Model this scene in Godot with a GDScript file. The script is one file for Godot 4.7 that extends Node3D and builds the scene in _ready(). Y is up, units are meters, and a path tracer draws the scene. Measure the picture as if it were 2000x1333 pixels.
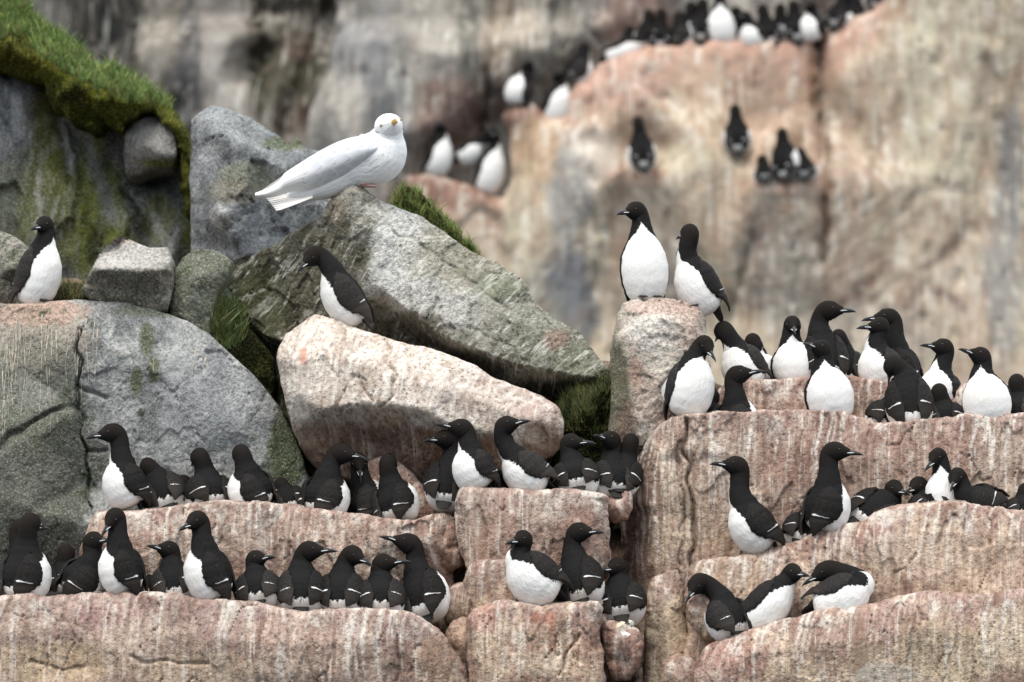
extends Node3D
# A seabird colony on stepped cliff ledges, seen through a long lens from a boat below.
# Pixels named in the layout are those of the 2000 x 1333 photograph; ray_point() turns one into a point on the plane z.

const FOCAL := 11760.0
var eye := Vector3(0.0, 2.0, 24.0)
var eye_turn := Basis(Vector3.RIGHT, deg_to_rad(4.0))
var taken := {}
var noise_a := FastNoiseLite.new()
var noise_b := FastNoiseLite.new()
var noise_c := FastNoiseLite.new()
var noise_cell := FastNoiseLite.new()
var noise_d := FastNoiseLite.new()
var rng := RandomNumberGenerator.new()
var stone := {}
var body_materials := []
var wing_materials := []
var M := {}
var shared := {}


func _ready():
	var cam := Camera3D.new()
	cam.name = "camera"
	cam.position = eye
	cam.basis = eye_turn
	cam.near = 0.5
	cam.far = 200.0
	var lens := CameraAttributesPhysical.new()
	lens.frustum_focal_length = 211.7
	lens.frustum_focus_distance = 23.9
	lens.frustum_near = 0.5
	lens.frustum_far = 200.0
	lens.exposure_aperture = 2.6
	cam.attributes = lens
	cam.fov = rad_to_deg(2.0 * atan(666.5 / FOCAL))
	add_child(cam)
	var env := Environment.new()
	var sky_look := ProceduralSkyMaterial.new()
	sky_look.sky_top_color = Color(0.97, 0.985, 1.0)
	sky_look.sky_horizon_color = Color(0.74, 0.77, 0.81)
	sky_look.sky_curve = 0.25
	sky_look.ground_horizon_color = Color(0.33, 0.36, 0.39)
	sky_look.ground_bottom_color = Color(0.18, 0.21, 0.23)
	sky_look.sun_angle_max = 1.0
	var sky := Sky.new()
	sky.sky_material = sky_look
	env.background_mode = Environment.BG_SKY
	env.sky = sky
	env.tonemap_mode = Environment.TONE_MAPPER_LINEAR
	env.tonemap_exposure = 2.02
	env.sdfgi_enabled = true
	env.ssao_enabled = true
	env.ssil_enabled = true
	var world := WorldEnvironment.new()
	world.name = "world"
	world.environment = env
	add_child(world)
	var sun := DirectionalLight3D.new()
	sun.name = "sun"
	sun.light_energy = 0.42
	sun.light_angular_distance = 24.0
	sun.light_color = Color(1.0, 0.975, 0.94)
	sun.rotation_degrees = Vector3(-58, -22, 0)
	sun.shadow_enabled = true
	add_child(sun)

	rng.seed = 11
	set_up_noise()
	set_up_materials()
	build_background()
	build_left_side()
	build_boulders()
	build_ledges()
	build_plants()
	build_colony()
	build_far_colony()
	build_gull()


# ---------------------------------------------------------------- helpers

func numbered(called: String) -> String:
	taken[called] = taken.get(called, 0) + 1
	return called if taken[called] == 1 else "%s_%03d" % [called, taken[called] - 1]


func tag(o: Node3D, label: String, category: String, group := "", kind := ""):
	o.set_meta("label", label)
	if category:
		o.set_meta("category", category)
	if group:
		o.set_meta("group", group)
	if kind:
		o.set_meta("kind", kind)


func obj(called: String, mesh: Mesh, m: Material, parent: Node) -> MeshInstance3D:
	var o := MeshInstance3D.new()
	o.name = numbered(called) if parent == self else called
	o.mesh = mesh
	o.material_override = m
	parent.add_child(o, true)
	return o


func ray_point(px: float, py: float, z: float) -> Vector3:
	var d := eye_turn * Vector3((px - 1000.0) / FOCAL, -(py - 666.5) / FOCAL, -1.0)
	return eye + d * ((z - eye.z) / d.z)


func photo_place(p: Vector3) -> Vector2:
	var q := eye_turn.inverse() * (p - eye)
	return Vector2(1000.0 - q.x / q.z * FOCAL, 666.5 + q.y / q.z * FOCAL)


func set_up_noise():
	noise_a.noise_type = FastNoiseLite.TYPE_SIMPLEX_SMOOTH
	noise_a.frequency = 1.0
	noise_a.fractal_type = FastNoiseLite.FRACTAL_FBM
	noise_a.fractal_octaves = 4
	noise_a.fractal_gain = 0.55
	noise_a.seed = 3
	noise_d.noise_type = FastNoiseLite.TYPE_SIMPLEX_SMOOTH
	noise_d.frequency = 1.0
	noise_d.fractal_type = FastNoiseLite.FRACTAL_FBM
	noise_d.fractal_octaves = 2
	noise_d.seed = 17
	noise_b.noise_type = FastNoiseLite.TYPE_SIMPLEX
	noise_b.frequency = 1.0
	noise_b.fractal_type = FastNoiseLite.FRACTAL_NONE
	noise_b.seed = 8
	noise_c.noise_type = FastNoiseLite.TYPE_SIMPLEX
	noise_c.frequency = 1.0
	noise_c.fractal_type = FastNoiseLite.FRACTAL_RIDGED
	noise_c.fractal_octaves = 3
	noise_c.seed = 21
	noise_cell.noise_type = FastNoiseLite.TYPE_CELLULAR
	noise_cell.cellular_return_type = FastNoiseLite.RETURN_CELL_VALUE
	noise_cell.frequency = 1.0
	noise_cell.fractal_type = FastNoiseLite.FRACTAL_NONE
	noise_cell.cellular_jitter = 1.0
	noise_cell.seed = 5


# stops: place, red, green, blue, alpha
func noise_texture(kind: int, freq: float, octaves: int, gain: float, s: int, stops: Array, side := 1024) -> NoiseTexture2D:
	var n := FastNoiseLite.new()
	n.noise_type = kind
	n.frequency = freq
	n.fractal_type = FastNoiseLite.FRACTAL_FBM
	n.fractal_octaves = octaves
	n.fractal_gain = gain
	n.cellular_return_type = FastNoiseLite.RETURN_DISTANCE
	n.seed = s
	var t := NoiseTexture2D.new()
	t.width = side
	t.height = side
	t.seamless = true
	t.seamless_blend_skirt = 0.15
	t.noise = n
	var ramp := Gradient.new()
	var at := PackedFloat32Array()
	var tones := PackedColorArray()
	for k in range(0, stops.size(), 5):
		at.append(stops[k])
		tones.append(Color(stops[k + 1], stops[k + 2], stops[k + 3], stops[k + 4]))
	ramp.offsets = at
	ramp.colors = tones
	t.color_ramp = ramp
	return t


# Stone: the mesh's own colours, times a grain, under fine streaks or specks; pits and grit as relief.
func rocky(grain: Texture2D, over: Texture2D, grit: Texture2D, relief: float) -> StandardMaterial3D:
	var m := StandardMaterial3D.new()
	m.vertex_color_use_as_albedo = true
	m.roughness = 0.93
	m.metallic_specular = 0.25
	m.albedo_texture = grain
	m.detail_enabled = over != null
	m.detail_albedo = over
	m.detail_blend_mode = BaseMaterial3D.BLEND_MODE_MIX
	m.detail_uv_layer = BaseMaterial3D.DETAIL_UV_2
	m.heightmap_enabled = true
	m.heightmap_texture = grit
	m.heightmap_scale = relief
	return m


func plain(c: Color, rough: float, spec := 0.4) -> StandardMaterial3D:
	var m := StandardMaterial3D.new()
	m.albedo_color = c.linear_to_srgb()
	m.roughness = rough
	m.metallic_specular = spec
	return m


# ---------------------------------------------------------------- rock

func spline(a: Vector3, b: Vector3, c: Vector3, d: Vector3, t: float, soft: float) -> Vector3:
	return b.lerp(c, t).lerp(b.cubic_interpolate(c, a, d, t), soft)


# A rock face: outline and inner points are flat lists of x, y (photo pixels) and how far forward in cm.
# The front is a relief over the outline; its rim runs back as sides.
func rock(called: String, outline: Array, inner: Array, z0: float, style: Dictionary, parent: Node = self) -> MeshInstance3D:
	var h: float = style.get("cell", 0.0065)
	var soft: float = style.get("soft", 0.5)
	var edge_rough: float = style.get("edge", 0.008)
	var bevel: float = style.get("bevel", 0.035)
	var ctrl: Array[Vector3] = []
	for i in range(0, outline.size(), 3):
		ctrl.append(ray_point(outline[i], outline[i + 1], z0 + outline[i + 2] * 0.01))
	var n := ctrl.size()
	# the outline, resampled and roughened
	var poly := PackedVector2Array()
	for i in n:
		var p0 := ctrl[(i + n - 1) % n]
		var p1 := ctrl[i]
		var p2 := ctrl[(i + 1) % n]
		var p3 := ctrl[(i + 2) % n]
		var steps := maxi(1, int(p1.distance_to(p2) / (h * 2.0)))
		var side := Vector2(-(p2 - p1).y, (p2 - p1).x).normalized()
		for k in steps:
			var q := spline(p0, p1, p2, p3, float(k) / steps, soft)
			var w := noise_a.get_noise_3d(q.x * 5.0, q.y * 5.0, z0 * 3.1) * 1.6 + noise_b.get_noise_3d(q.x * 38.0, q.y * 38.0, z0) * 0.3
			poly.append(Vector2(q.x, q.y) + side * w * edge_rough)
	# facets
	var pts := PackedVector2Array()
	var pz := PackedFloat32Array()
	for p in ctrl:
		pts.append(Vector2(p.x, p.y))
		pz.append(p.z)
	for i in range(0, inner.size(), 3):
		var p := ray_point(inner[i], inner[i + 1], z0 + inner[i + 2] * 0.01)
		pts.append(Vector2(p.x, p.y))
		pz.append(p.z)
	var lo := poly[0]
	var hi := poly[0]
	for p in poly:
		lo = lo.min(p)
		hi = hi.max(p)
	lo -= Vector2.ONE * h * 2.0
	var nx := int((hi.x - lo.x) / h) + 4
	var ny := int((hi.y - lo.y) / h) + 4
	var zf := PackedFloat32Array()
	zf.resize(nx * ny)
	zf.fill(-999.0)
	var tri := Geometry2D.triangulate_delaunay(pts)
	for k in range(0, tri.size(), 3):
		var a := pts[tri[k]]
		var b := pts[tri[k + 1]]
		var c := pts[tri[k + 2]]
		var area := (b - a).cross(c - a)
		if absf(area) < 1e-9:
			continue
		var x0 := clampi(int((minf(a.x, minf(b.x, c.x)) - lo.x) / h), 0, nx - 1)
		var x1 := clampi(int((maxf(a.x, maxf(b.x, c.x)) - lo.x) / h) + 1, 0, nx - 1)
		var y0 := clampi(int((minf(a.y, minf(b.y, c.y)) - lo.y) / h), 0, ny - 1)
		var y1 := clampi(int((maxf(a.y, maxf(b.y, c.y)) - lo.y) / h) + 1, 0, ny - 1)
		var za := pz[tri[k]]
		var zb := pz[tri[k + 1]]
		var zc := pz[tri[k + 2]]
		for j in range(y0, y1 + 1):
			for i in range(x0, x1 + 1):
				var p := lo + Vector2(i, j) * h
				var v := (p - a).cross(c - a) / area
				var w := (b - a).cross(p - a) / area
				if v >= -0.01 and w >= -0.01 and v + w <= 1.01:
					zf[j * nx + i] = za + v * (zb - za) + w * (zc - za)
	# points that no facet covers take the depth of a neighbour
	for way in 2:
		for at in nx * ny:
			var id := at if way == 0 else nx * ny - 1 - at
			if zf[id] < -900.0:
				var i := id % nx
				var around := [id - 1 if i > 0 else -1, id + 1 if i < nx - 1 else -1, id - nx, id + nx]
				for o in around:
					if o >= 0 and o < nx * ny and zf[o] > -900.0:
						zf[id] = zf[o]
						break
	for pass_by in style.get("smooth", 2):
		zf = blurred(zf, nx, ny, style.get("reach", 2))
	# inside or not, by scan lines
	var inside := PackedByteArray()
	inside.resize(nx * ny)
	var np := poly.size()
	for j in ny:
		var y := lo.y + j * h
		var cuts: Array[float] = []
		for i in np:
			var p := poly[i]
			var q := poly[(i + 1) % np]
			if (p.y <= y) != (q.y <= y):
				cuts.append(p.x + (y - p.y) / (q.y - p.y) * (q.x - p.x))
		cuts.sort()
		for k in range(0, cuts.size() - 1, 2):
			for i in range(maxi(0, ceili((cuts[k] - lo.x) / h)), mini(nx - 1, floori((cuts[k + 1] - lo.x) / h)) + 1):
				inside[j * nx + i] = 1
	# distance to the rim
	var dist := PackedFloat32Array()
	dist.resize(nx * ny)
	for id in nx * ny:
		dist[id] = 99.0 if inside[id] else 0.0
	for j in range(1, ny - 1):
		for i in range(1, nx - 1):
			var id := j * nx + i
			dist[id] = minf(minf(dist[id], dist[id - 1] + h), minf(dist[id - nx] + h, minf(dist[id - nx - 1], dist[id - nx + 1]) + h * 1.414))
	for j in range(ny - 2, 0, -1):
		for i in range(nx - 2, 0, -1):
			var id := j * nx + i
			dist[id] = minf(minf(dist[id], dist[id + 1] + h), minf(dist[id + nx] + h, minf(dist[id + nx + 1], dist[id + nx - 1]) + h * 1.414))
	var top := PackedFloat32Array()
	top.resize(nx)
	for i in nx:
		top[i] = lo.y
		for j in range(ny - 1, -1, -1):
			if inside[j * nx + i]:
				top[i] = lo.y + j * h
				break
	# vertices
	var amp: float = style.get("amp", 0.012)
	var rate: float = style.get("rate", 5.0)
	var chip: float = style.get("chip", 0.006)
	var tall: float = style.get("tall", 1.0)
	var cracks: Array = style.get("cracks", [])
	var fissure: float = style.get("fissure", 0.012)
	var gap_wide: float = style.get("gap", 0.06)
	var split: float = style.get("split", 4.5)
	var split_tall: float = style.get("split_tall", 0.35)
	var turn: float = style.get("lean", 0.0)
	# broken corners: tilted planes that cut the rim
	var cuts_at: Array[Vector2] = []
	var cuts_in: Array[Vector2] = []
	var cuts_look := PackedVector3Array()
	var dice := RandomNumberGenerator.new()
	dice.seed = int(absf(outline[0]) * 7.0 + absf(outline[1]) * 13.0)
	for k in int(style.get("breaks", 0)):
		var at := dice.randi() % poly.size()
		var a := poly[at]
		var b := poly[(at + 3) % poly.size()]
		var inward := Vector2(-(b - a).y, (b - a).x).normalized()
		if not Geometry2D.is_point_in_polygon(a + inward * 0.02, poly):
			inward = -inward
		inward = inward.rotated(dice.randf_range(-0.5, 0.5))
		cuts_at.append(a)
		cuts_in.append(inward)
		cuts_look.append(Vector3(dice.randf_range(0.010, 0.034), dice.randf_range(0.3, 0.9), dice.randf_range(0.30, 1.1)))
	var number := PackedInt32Array()
	number.resize(nx * ny)
	number.fill(-1)
	var vs := PackedVector3Array()
	var drops := PackedFloat32Array()
	var rims := PackedByteArray()
	for j in range(1, ny - 1):
		for i in range(1, nx - 1):
			var id := j * nx + i
			var rim := not inside[id]
			if rim and not (inside[id - 1] or inside[id + 1] or inside[id - nx] or inside[id + nx] or inside[id - nx - 1] or inside[id - nx + 1] or inside[id + nx - 1] or inside[id + nx + 1]):
				continue
			var p := lo + Vector2(i, j) * h
			if rim:
				p = nearest_on(poly, p, h * 3.0)
			var d := 0.0 if rim else dist[id]
			var z := zf[id]
			for k in cuts_at.size():
				var off := p - cuts_at[k]
				var deep := off.dot(cuts_in[k])
				if deep < 0.2:
					var cut: float = zf[id] - cuts_look[k].x + deep * cuts_look[k].y + absf(off.cross(cuts_in[k])) * cuts_look[k].z
					z = minf(z, cut)
			if d < bevel:
				z -= bevel - sqrt(maxf(0.0, bevel * bevel - (bevel - d) * (bevel - d)))
			var along_x := p.x * cos(turn) - p.y * sin(turn)
			var along_y := p.y * cos(turn) + p.x * sin(turn)
			var big := noise_a.get_noise_3d(p.x * rate, p.y * rate * tall, z0 * 2.0 + 5.0)
			var cell := noise_cell.get_noise_3d(p.x * rate * 2.2 + big * 0.5, p.y * rate * 1.6 * tall + big * 0.4, z0)
			z += big * amp * 1.5 + cell * chip + noise_c.get_noise_3d(p.x * rate * 3.0, p.y * rate * 3.0 * tall, z0 + 9.0) * amp * 0.22
			z += noise_b.get_noise_3d(p.x * 30.0, p.y * 26.0, z0) * style.get("fine", 0.0016)
			var gap := absf(noise_b.get_noise_2d(along_x * split * 1.0 + big * 0.5, along_y * split * split_tall + big * 0.4 + z0 * 7.0))
			if gap < gap_wide and fissure > 0.0:
				z -= fissure * (1.0 - gap / gap_wide) * smoothstep(-0.1, 0.35, noise_b.get_noise_2d(p.x * 3.3 + 20.0, p.y * 4.1 + z0 * 3.0))
			for c in cracks:
				z -= crack_depth(c, p)
			number[id] = vs.size()
			vs.append(Vector3(p.x, p.y, z))
			drops.append(top[i] - p.y)
			rims.append(1 if rim else 0)
	var index := PackedInt32Array()
	for j in range(1, ny - 2):
		for i in range(1, nx - 2):
			var id := j * nx + i
			if not (inside[id] or inside[id + 1] or inside[id + nx] or inside[id + nx + 1]):
				continue
			var a := number[id]
			var b := number[id + 1]
			var c := number[id + nx]
			var e := number[id + nx + 1]
			if absf(vs[a].z - vs[e].z) < absf(vs[b].z - vs[c].z):
				index.append_array([a, c, e, a, e, b])
			else:
				index.append_array([a, c, b, b, c, e])
	# the sides: rim edges that one face uses
	var used := {}
	for k in range(0, index.size(), 3):
		for m in 3:
			var a := index[k + m]
			var b := index[k + (m + 1) % 3]
			if rims[a] and rims[b]:
				var key := Vector2i(mini(a, b), maxi(a, b))
				if used.has(key):
					used.erase(key)
				else:
					used[key] = Vector2i(a, b)
	var depth: float = style.get("depth", 0.6)
	var front := vs.size()
	var behind := {}
	for e in used.values():
		for a in [e.x, e.y]:
			if not behind.has(a):
				var chain := [a]
				for s in [0.12, 0.4, 1.0]:
					var q := vs[a]
					var w := Vector3(noise_b.get_noise_3d(q.x * 6.0, q.y * 6.0, s * 9.0), noise_b.get_noise_3d(q.y * 6.0, q.x * 6.0, s * 7.0), 0) * 0.008
					chain.append(vs.size())
					vs.append(Vector3(q.x, q.y, lerpf(q.z, z0 - depth, s)) + w)
					drops.append(maxf(0.0, drops[a]))
				behind[a] = chain
		var ca: Array = behind[e.x]
		var cb: Array = behind[e.y]
		for s in 3:
			index.append_array([ca[s], ca[s + 1], cb[s], cb[s], ca[s + 1], cb[s + 1]])
	var normals := PackedVector3Array()
	normals.resize(vs.size())
	for k in range(0, index.size(), 3):
		var a := index[k]
		var b := index[k + 1]
		var c := index[k + 2]
		var f := (vs[c] - vs[a]).cross(vs[b] - vs[a])
		normals[a] += f
		normals[b] += f
		normals[c] += f
	var colors := PackedColorArray()
	colors.resize(vs.size())
	var uvs := PackedVector2Array()
	var uvs_over := PackedVector2Array()
	var size: float = style.get("size", 1.0)
	for i in vs.size():
		var q := vs[i]
		var into := (q.z - z0) * (0.8 if i >= front else 0.12)
		var across := q.x * cos(turn) - q.y * sin(turn) + into
		var down := -q.y * cos(turn) - q.x * sin(turn) + into * 0.7
		uvs.append(Vector2(q.x + into + z0 * 3.7, -q.y + into * 0.7) / (0.9 * size))
		uvs_over.append(Vector2(across + z0 * 5.3, down * style.get("run", 0.13)) / (0.8 * size))
		normals[i] = normals[i].normalized()
		colors[i] = rock_color(style, vs[i], drops[i])
	var arrays := []
	arrays.resize(Mesh.ARRAY_MAX)
	arrays[Mesh.ARRAY_VERTEX] = vs
	arrays[Mesh.ARRAY_NORMAL] = normals
	arrays[Mesh.ARRAY_COLOR] = colors
	arrays[Mesh.ARRAY_TEX_UV] = uvs
	arrays[Mesh.ARRAY_TEX_UV2] = uvs_over
	arrays[Mesh.ARRAY_INDEX] = index
	var mesh := ArrayMesh.new()
	mesh.add_surface_from_arrays(Mesh.PRIMITIVE_TRIANGLES, arrays)
	return obj(called, mesh, stone[style.get("stone", "grey")], parent)


func blurred(zf: PackedFloat32Array, nx: int, ny: int, r: int) -> PackedFloat32Array:
	var mid := zf.duplicate()
	for j in ny:
		var sum := 0.0
		for k in range(-r, r + 1):
			sum += zf[j * nx + clampi(k, 0, nx - 1)]
		mid[j * nx] = sum / (2 * r + 1)
		for i in range(1, nx):
			sum += zf[j * nx + clampi(i + r, 0, nx - 1)] - zf[j * nx + clampi(i - r - 1, 0, nx - 1)]
			mid[j * nx + i] = sum / (2 * r + 1)
	var last := mid.duplicate()
	for i in nx:
		var sum := 0.0
		for k in range(-r, r + 1):
			sum += mid[clampi(k, 0, ny - 1) * nx + i]
		last[i] = sum / (2 * r + 1)
		for j in range(1, ny):
			sum += mid[clampi(j + r, 0, ny - 1) * nx + i] - mid[clampi(j - r - 1, 0, ny - 1) * nx + i]
			last[j * nx + i] = sum / (2 * r + 1)
	return last


func nearest_on(poly: PackedVector2Array, p: Vector2, reach: float) -> Vector2:
	var best := p
	var least := 1e9
	var n := poly.size()
	for i in n:
		var a := poly[i]
		if absf(a.x - p.x) > reach * 2.0 or absf(a.y - p.y) > reach * 2.0:
			continue
		var q := Geometry2D.get_closest_point_to_segment(p, a, poly[(i + 1) % n])
		var d := q.distance_squared_to(p)
		if d < least:
			least = d
			best = q
	return best


# c: [points in metres, half width, depth]
func crack_depth(c: Array, p: Vector2) -> float:
	var pts: PackedVector2Array = c[0]
	var wob := Vector2(noise_b.get_noise_2d(p.x * 7.0, p.y * 7.0), noise_b.get_noise_2d(p.y * 7.0 + 7.0, p.x * 7.0)) * 0.014
	var least := 1e9
	for i in pts.size() - 1:
		least = minf(least, Geometry2D.get_closest_point_to_segment(p + wob, pts[i], pts[i + 1]).distance_squared_to(p + wob))
	return c[2] * exp(-least / (c[1] * c[1]))


func vein(px: Array, z: float, half_width: float, c: Color, strength: float) -> Array:
	var k := crack(px, z, 0.0, 0.0)
	return [k[0], half_width, c, strength]


func crack(px: Array, z: float, half_width: float, depth: float) -> Array:
	var pts := PackedVector2Array()
	for i in range(0, px.size(), 2):
		var p := ray_point(px[i], px[i + 1], z)
		pts.append(Vector2(p.x, p.y))
	return [pts, half_width, depth]


# The stone's own colour: two tones, tints, moss, lichen specks, and droppings that ran down from the top edge.
func rock_color(s: Dictionary, p: Vector3, drop: float) -> Color:
	var rate: float = s.get("tone_rate", 3.0)
	var tall: float = s.get("tone_tall", 0.6)
	var n1 := noise_a.get_noise_3d(p.x * rate, p.y * rate * tall, p.z * rate)
	var close: float = s.get("close", 1.0)
	var n2 := noise_d.get_noise_3d(p.x * 20.0 * close + 31.0, p.y * 15.0 * close, p.z * 20.0 * close)
	var turn: float = s.get("lean", 0.0)
	var along := p.y * cos(turn) + p.x * sin(turn)
	var across := p.x * cos(turn) - p.y * sin(turn) + p.z * 0.6
	var c: Color = s.a.lerp(s.b, smoothstep(-0.45, 0.45, n1 + n2 * 0.35))
	var where := photo_place(p)
	if s.has("top"):
		c = c.lerp(s.top, smoothstep(s.get("top_deep", 0.16), 0.0, drop + n1 * 0.10 + n2 * 0.05) * 0.8)
	if s.has("stain"):
		var n3 := noise_a.get_noise_3d(p.x * 7.0 + 3.0, p.y * 4.5 + 50.0, p.z * 7.0)
		c = c.lerp(s.stain, smoothstep(0.02, 0.5, n3 + n2 * 0.4) * 0.75)
		c = c.lerp(s.b * 1.18, smoothstep(0.05, 0.5, -n3 + n2 * 0.4) * 0.5)
	if s.has("lichen"):
		c = c.lerp(Color(0.50, 0.51, 0.49), smoothstep(0.25, 0.8, noise_a.get_noise_3d(p.x * 6.0, p.y * 6.0, p.z + 40.0) * 1.2 + n2 * 0.5) * s.lichen)
	for t in s.get("tints", []):
		# x, y, half width, half height, colour, strength
		var u: float = (where.x - t[0]) / t[2] + n1 * 0.35 + n2 * 0.25
		var v: float = (where.y - t[1]) / t[3] - n1 * 0.3 + n2 * 0.25
		var k := u * u + v * v
		if k < 2.2:
			c = c.lerp(t[4], t[5] * smoothstep(1.6, 0.5, k))
	for w in s.get("veins", []):
		# points in metres, half width, colour, strength
		var least := 1e9
		var pts: PackedVector2Array = w[0]
		var here := Vector2(p.x + n2 * 0.02, p.y + n1 * 0.03)
		for i in pts.size() - 1:
			least = minf(least, Geometry2D.get_closest_point_to_segment(here, pts[i], pts[i + 1]).distance_squared_to(here))
		c = c.lerp(w[2], w[3] * smoothstep(1.6, 0.3, sqrt(least) / w[1]))
	var moss: float = s.get("moss", 0.0)
	if moss > 0.0:
		var g := noise_a.get_noise_3d(p.x * 4.0 + 11.0, p.y * 3.0, p.z * 4.0 + 3.0) + n2 * 0.4
		c = c.lerp(Color(0.045, 0.062, 0.022), smoothstep(0.35 - moss, 0.75 - moss, g) * 0.85)
	var streak: float = s.get("streak", 0.0)
	if streak > 0.0:
		var warp := n2 * 0.003 + noise_b.get_noise_2d(p.x * 3.0, p.y * 4.0) * 0.006
		var w1 := noise_b.get_noise_2d((across + warp) * 26.0, along * 1.3 + 3.0)
		var w2 := noise_b.get_noise_2d((across + warp) * 52.0, along * 2.2 + 13.0)
		var gate := smoothstep(-0.35, 0.35, noise_b.get_noise_2d(p.x * 3.1 + 5.0, p.y * 2.2 + p.z))
		var reach := 1.0 - smoothstep(0.0, s.get("reach_down", 0.5), drop)
		var k := smoothstep(0.22, 0.60, w1 * 0.75 + w2 * 0.5 + n2 * 0.35) * (0.35 + 0.65 * gate) * lerpf(0.35, 1.0, reach)
		c = c.lerp(s.get("white", Color(0.66, 0.61, 0.53)), clampf(k * streak, 0.0, 0.92))
		var w3 := noise_b.get_noise_2d((across + warp) * 34.0 + 40.0, along * 2.6)
		c = c.lerp(s.get("dark", Color(0.13, 0.075, 0.055)), smoothstep(0.28, 0.75, w3 + n1 * 0.4) * streak * 0.55)
	if streak > 0.0 and s.has("stain"):
		var splash := noise_a.get_noise_3d(p.x * 9.0 + 70.0, p.y * 4.0, p.z * 9.0)
		c = c.lerp(s.get("white", Color(0.66, 0.61, 0.53)), smoothstep(0.12, 0.5, splash + n2 * 0.3) * smoothstep(0.20, 0.0, drop) * 0.65)
	var spot := noise_b.get_noise_3d(p.x * 31.0 * close + 9.0, p.y * 24.0 * close, p.z * 31.0 * close)
	c = c * (1.0 + spot * s.get("grain", 0.16))
	c.a = 1.0
	return c.clamp(Color(0.006, 0.006, 0.006), Color(0.9, 0.9, 0.9))


# ---------------------------------------------------------------- birds

func set_up_materials():
	var simplex := FastNoiseLite.TYPE_SIMPLEX
	var cellular := FastNoiseLite.TYPE_CELLULAR
	var grain := noise_texture(simplex, 0.030, 5, 0.8, 4, [0.0, 0.40, 0.36, 0.34, 1, 0.22, 0.66, 0.62, 0.60, 1, 0.33, 0.87, 0.85, 0.84, 1, 0.60, 0.93, 0.925, 0.92, 1, 0.76, 0.98, 0.975, 0.97, 1, 1.0, 1, 1, 1, 1])
	var coarse := noise_texture(simplex, 0.040, 4, 0.85, 14, [0.0, 0.40, 0.40, 0.38, 1, 0.26, 0.70, 0.70, 0.68, 1, 0.38, 0.84, 0.84, 0.83, 1, 0.60, 0.91, 0.91, 0.905, 1, 0.74, 0.98, 0.98, 0.975, 1, 1.0, 1, 1, 1, 1])
	var grit := noise_texture(simplex, 0.03, 5, 0.75, 9, [0.0, 0, 0, 0, 1, 1.0, 1, 1, 1, 1])
	var pits := noise_texture(cellular, 0.055, 3, 0.6, 19, [0.0, 0, 0, 0, 1, 0.3, 0.55, 0.55, 0.55, 1, 1.0, 1, 1, 1, 1])
	var runs := noise_texture(simplex, 0.020, 5, 0.68, 7, [0.0, 0.40, 0.29, 0.24, 0.55, 0.24, 0.42, 0.30, 0.25, 0.32, 0.40, 0.50, 0.38, 0.32, 0.0, 0.60, 0.87, 0.83, 0.78, 0.0, 0.72, 0.89, 0.86, 0.81, 0.28, 0.84, 0.90, 0.88, 0.84, 0.52, 1.0, 0.92, 0.9, 0.87, 0.7])
	var specks := noise_texture(simplex, 0.05, 4, 0.85, 27, [0.0, 0.16, 0.17, 0.14, 0.5, 0.22, 0.18, 0.19, 0.16, 0.2, 0.38, 0.3, 0.3, 0.3, 0.0, 0.64, 0.75, 0.76, 0.74, 0.0, 0.79, 0.78, 0.79, 0.77, 0.4, 1.0, 0.85, 0.85, 0.83, 0.85])
	var dabs := noise_texture(simplex, 0.022, 4, 0.7, 37, [0.0, 0.30, 0.29, 0.24, 0.6, 0.25, 0.30, 0.29, 0.24, 0.4, 0.40, 0.3, 0.3, 0.3, 0.0, 0.62, 0.78, 0.78, 0.74, 0.0, 0.72, 0.80, 0.80, 0.77, 0.5, 1.0, 0.85, 0.85, 0.83, 0.7])
	var tufts := noise_texture(simplex, 0.05, 5, 0.85, 47, [0.0, 0.25, 0.25, 0.2, 1, 0.4, 0.55, 0.55, 0.5, 1, 0.6, 0.95, 0.95, 0.9, 1, 1.0, 1, 1, 1, 1])
	var patches := noise_texture(simplex, 0.006, 3, 0.6, 57, [0.0, 0, 0, 0, 1, 0.35, 0.08, 0.08, 0.08, 1, 0.65, 0.9, 0.9, 0.9, 1, 1.0, 1, 1, 1, 1])
	stone.pink = rocky(grain, runs, grit, 0.5)
	stone.pitted = rocky(grain, runs, pits, 0.6)
	stone.grey = rocky(coarse, specks, grit, 0.5)
	stone.slab = rocky(coarse, dabs, grit, 1.0)
	stone.far = rocky(null, runs, grit, 0.5)
	stone.far_grey = rocky(null, dabs, grit, 0.5)
	for k in ["pink", "pitted", "far", "far_grey", "slab"]:
		stone[k].detail_mask = patches
	stone.moss = rocky(tufts, null, tufts, 2.5)
	var down := Image.create(256, 512, false, Image.FORMAT_RGB8)
	for y in 512:
		for x in 256:
			var u := x / 256.0
			var v := y / 512.0
			var t := 0.5 + noise_b.get_noise_2d(u * 70.0, v * 34.0) * 0.25 + noise_b.get_noise_2d(u * 26.0, v * 15.0) * 0.35
			down.set_pixel(x, y, Color(t, t, t))
	down.bump_map_to_normal_map(2.2)
	var down_map := ImageTexture.create_from_image(down)
	for k in 4:
		var m := plain(Color.WHITE, 0.8, 0.18)
		m.albedo_texture = plumage(k)
		m.normal_enabled = true
		m.normal_texture = down_map
		m.normal_scale = 0.35
		body_materials.append(m)
	for k in 3:
		var w := plain(Color.WHITE, 0.72, 0.22)
		var pics := wing_print(k)
		w.albedo_texture = pics[0]
		w.normal_enabled = true
		w.normal_texture = pics[1]
		w.normal_scale = 1.2
		wing_materials.append(w)
	M.dark = plain(Color(0.015, 0.0135, 0.013), 0.7)
	M.bill = plain(Color(0.012, 0.0125, 0.014), 0.4)
	M.line = plain(Color(0.62, 0.65, 0.68), 0.5)
	M.eye = plain(Color(0.006, 0.005, 0.005), 0.08, 0.6)
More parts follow.
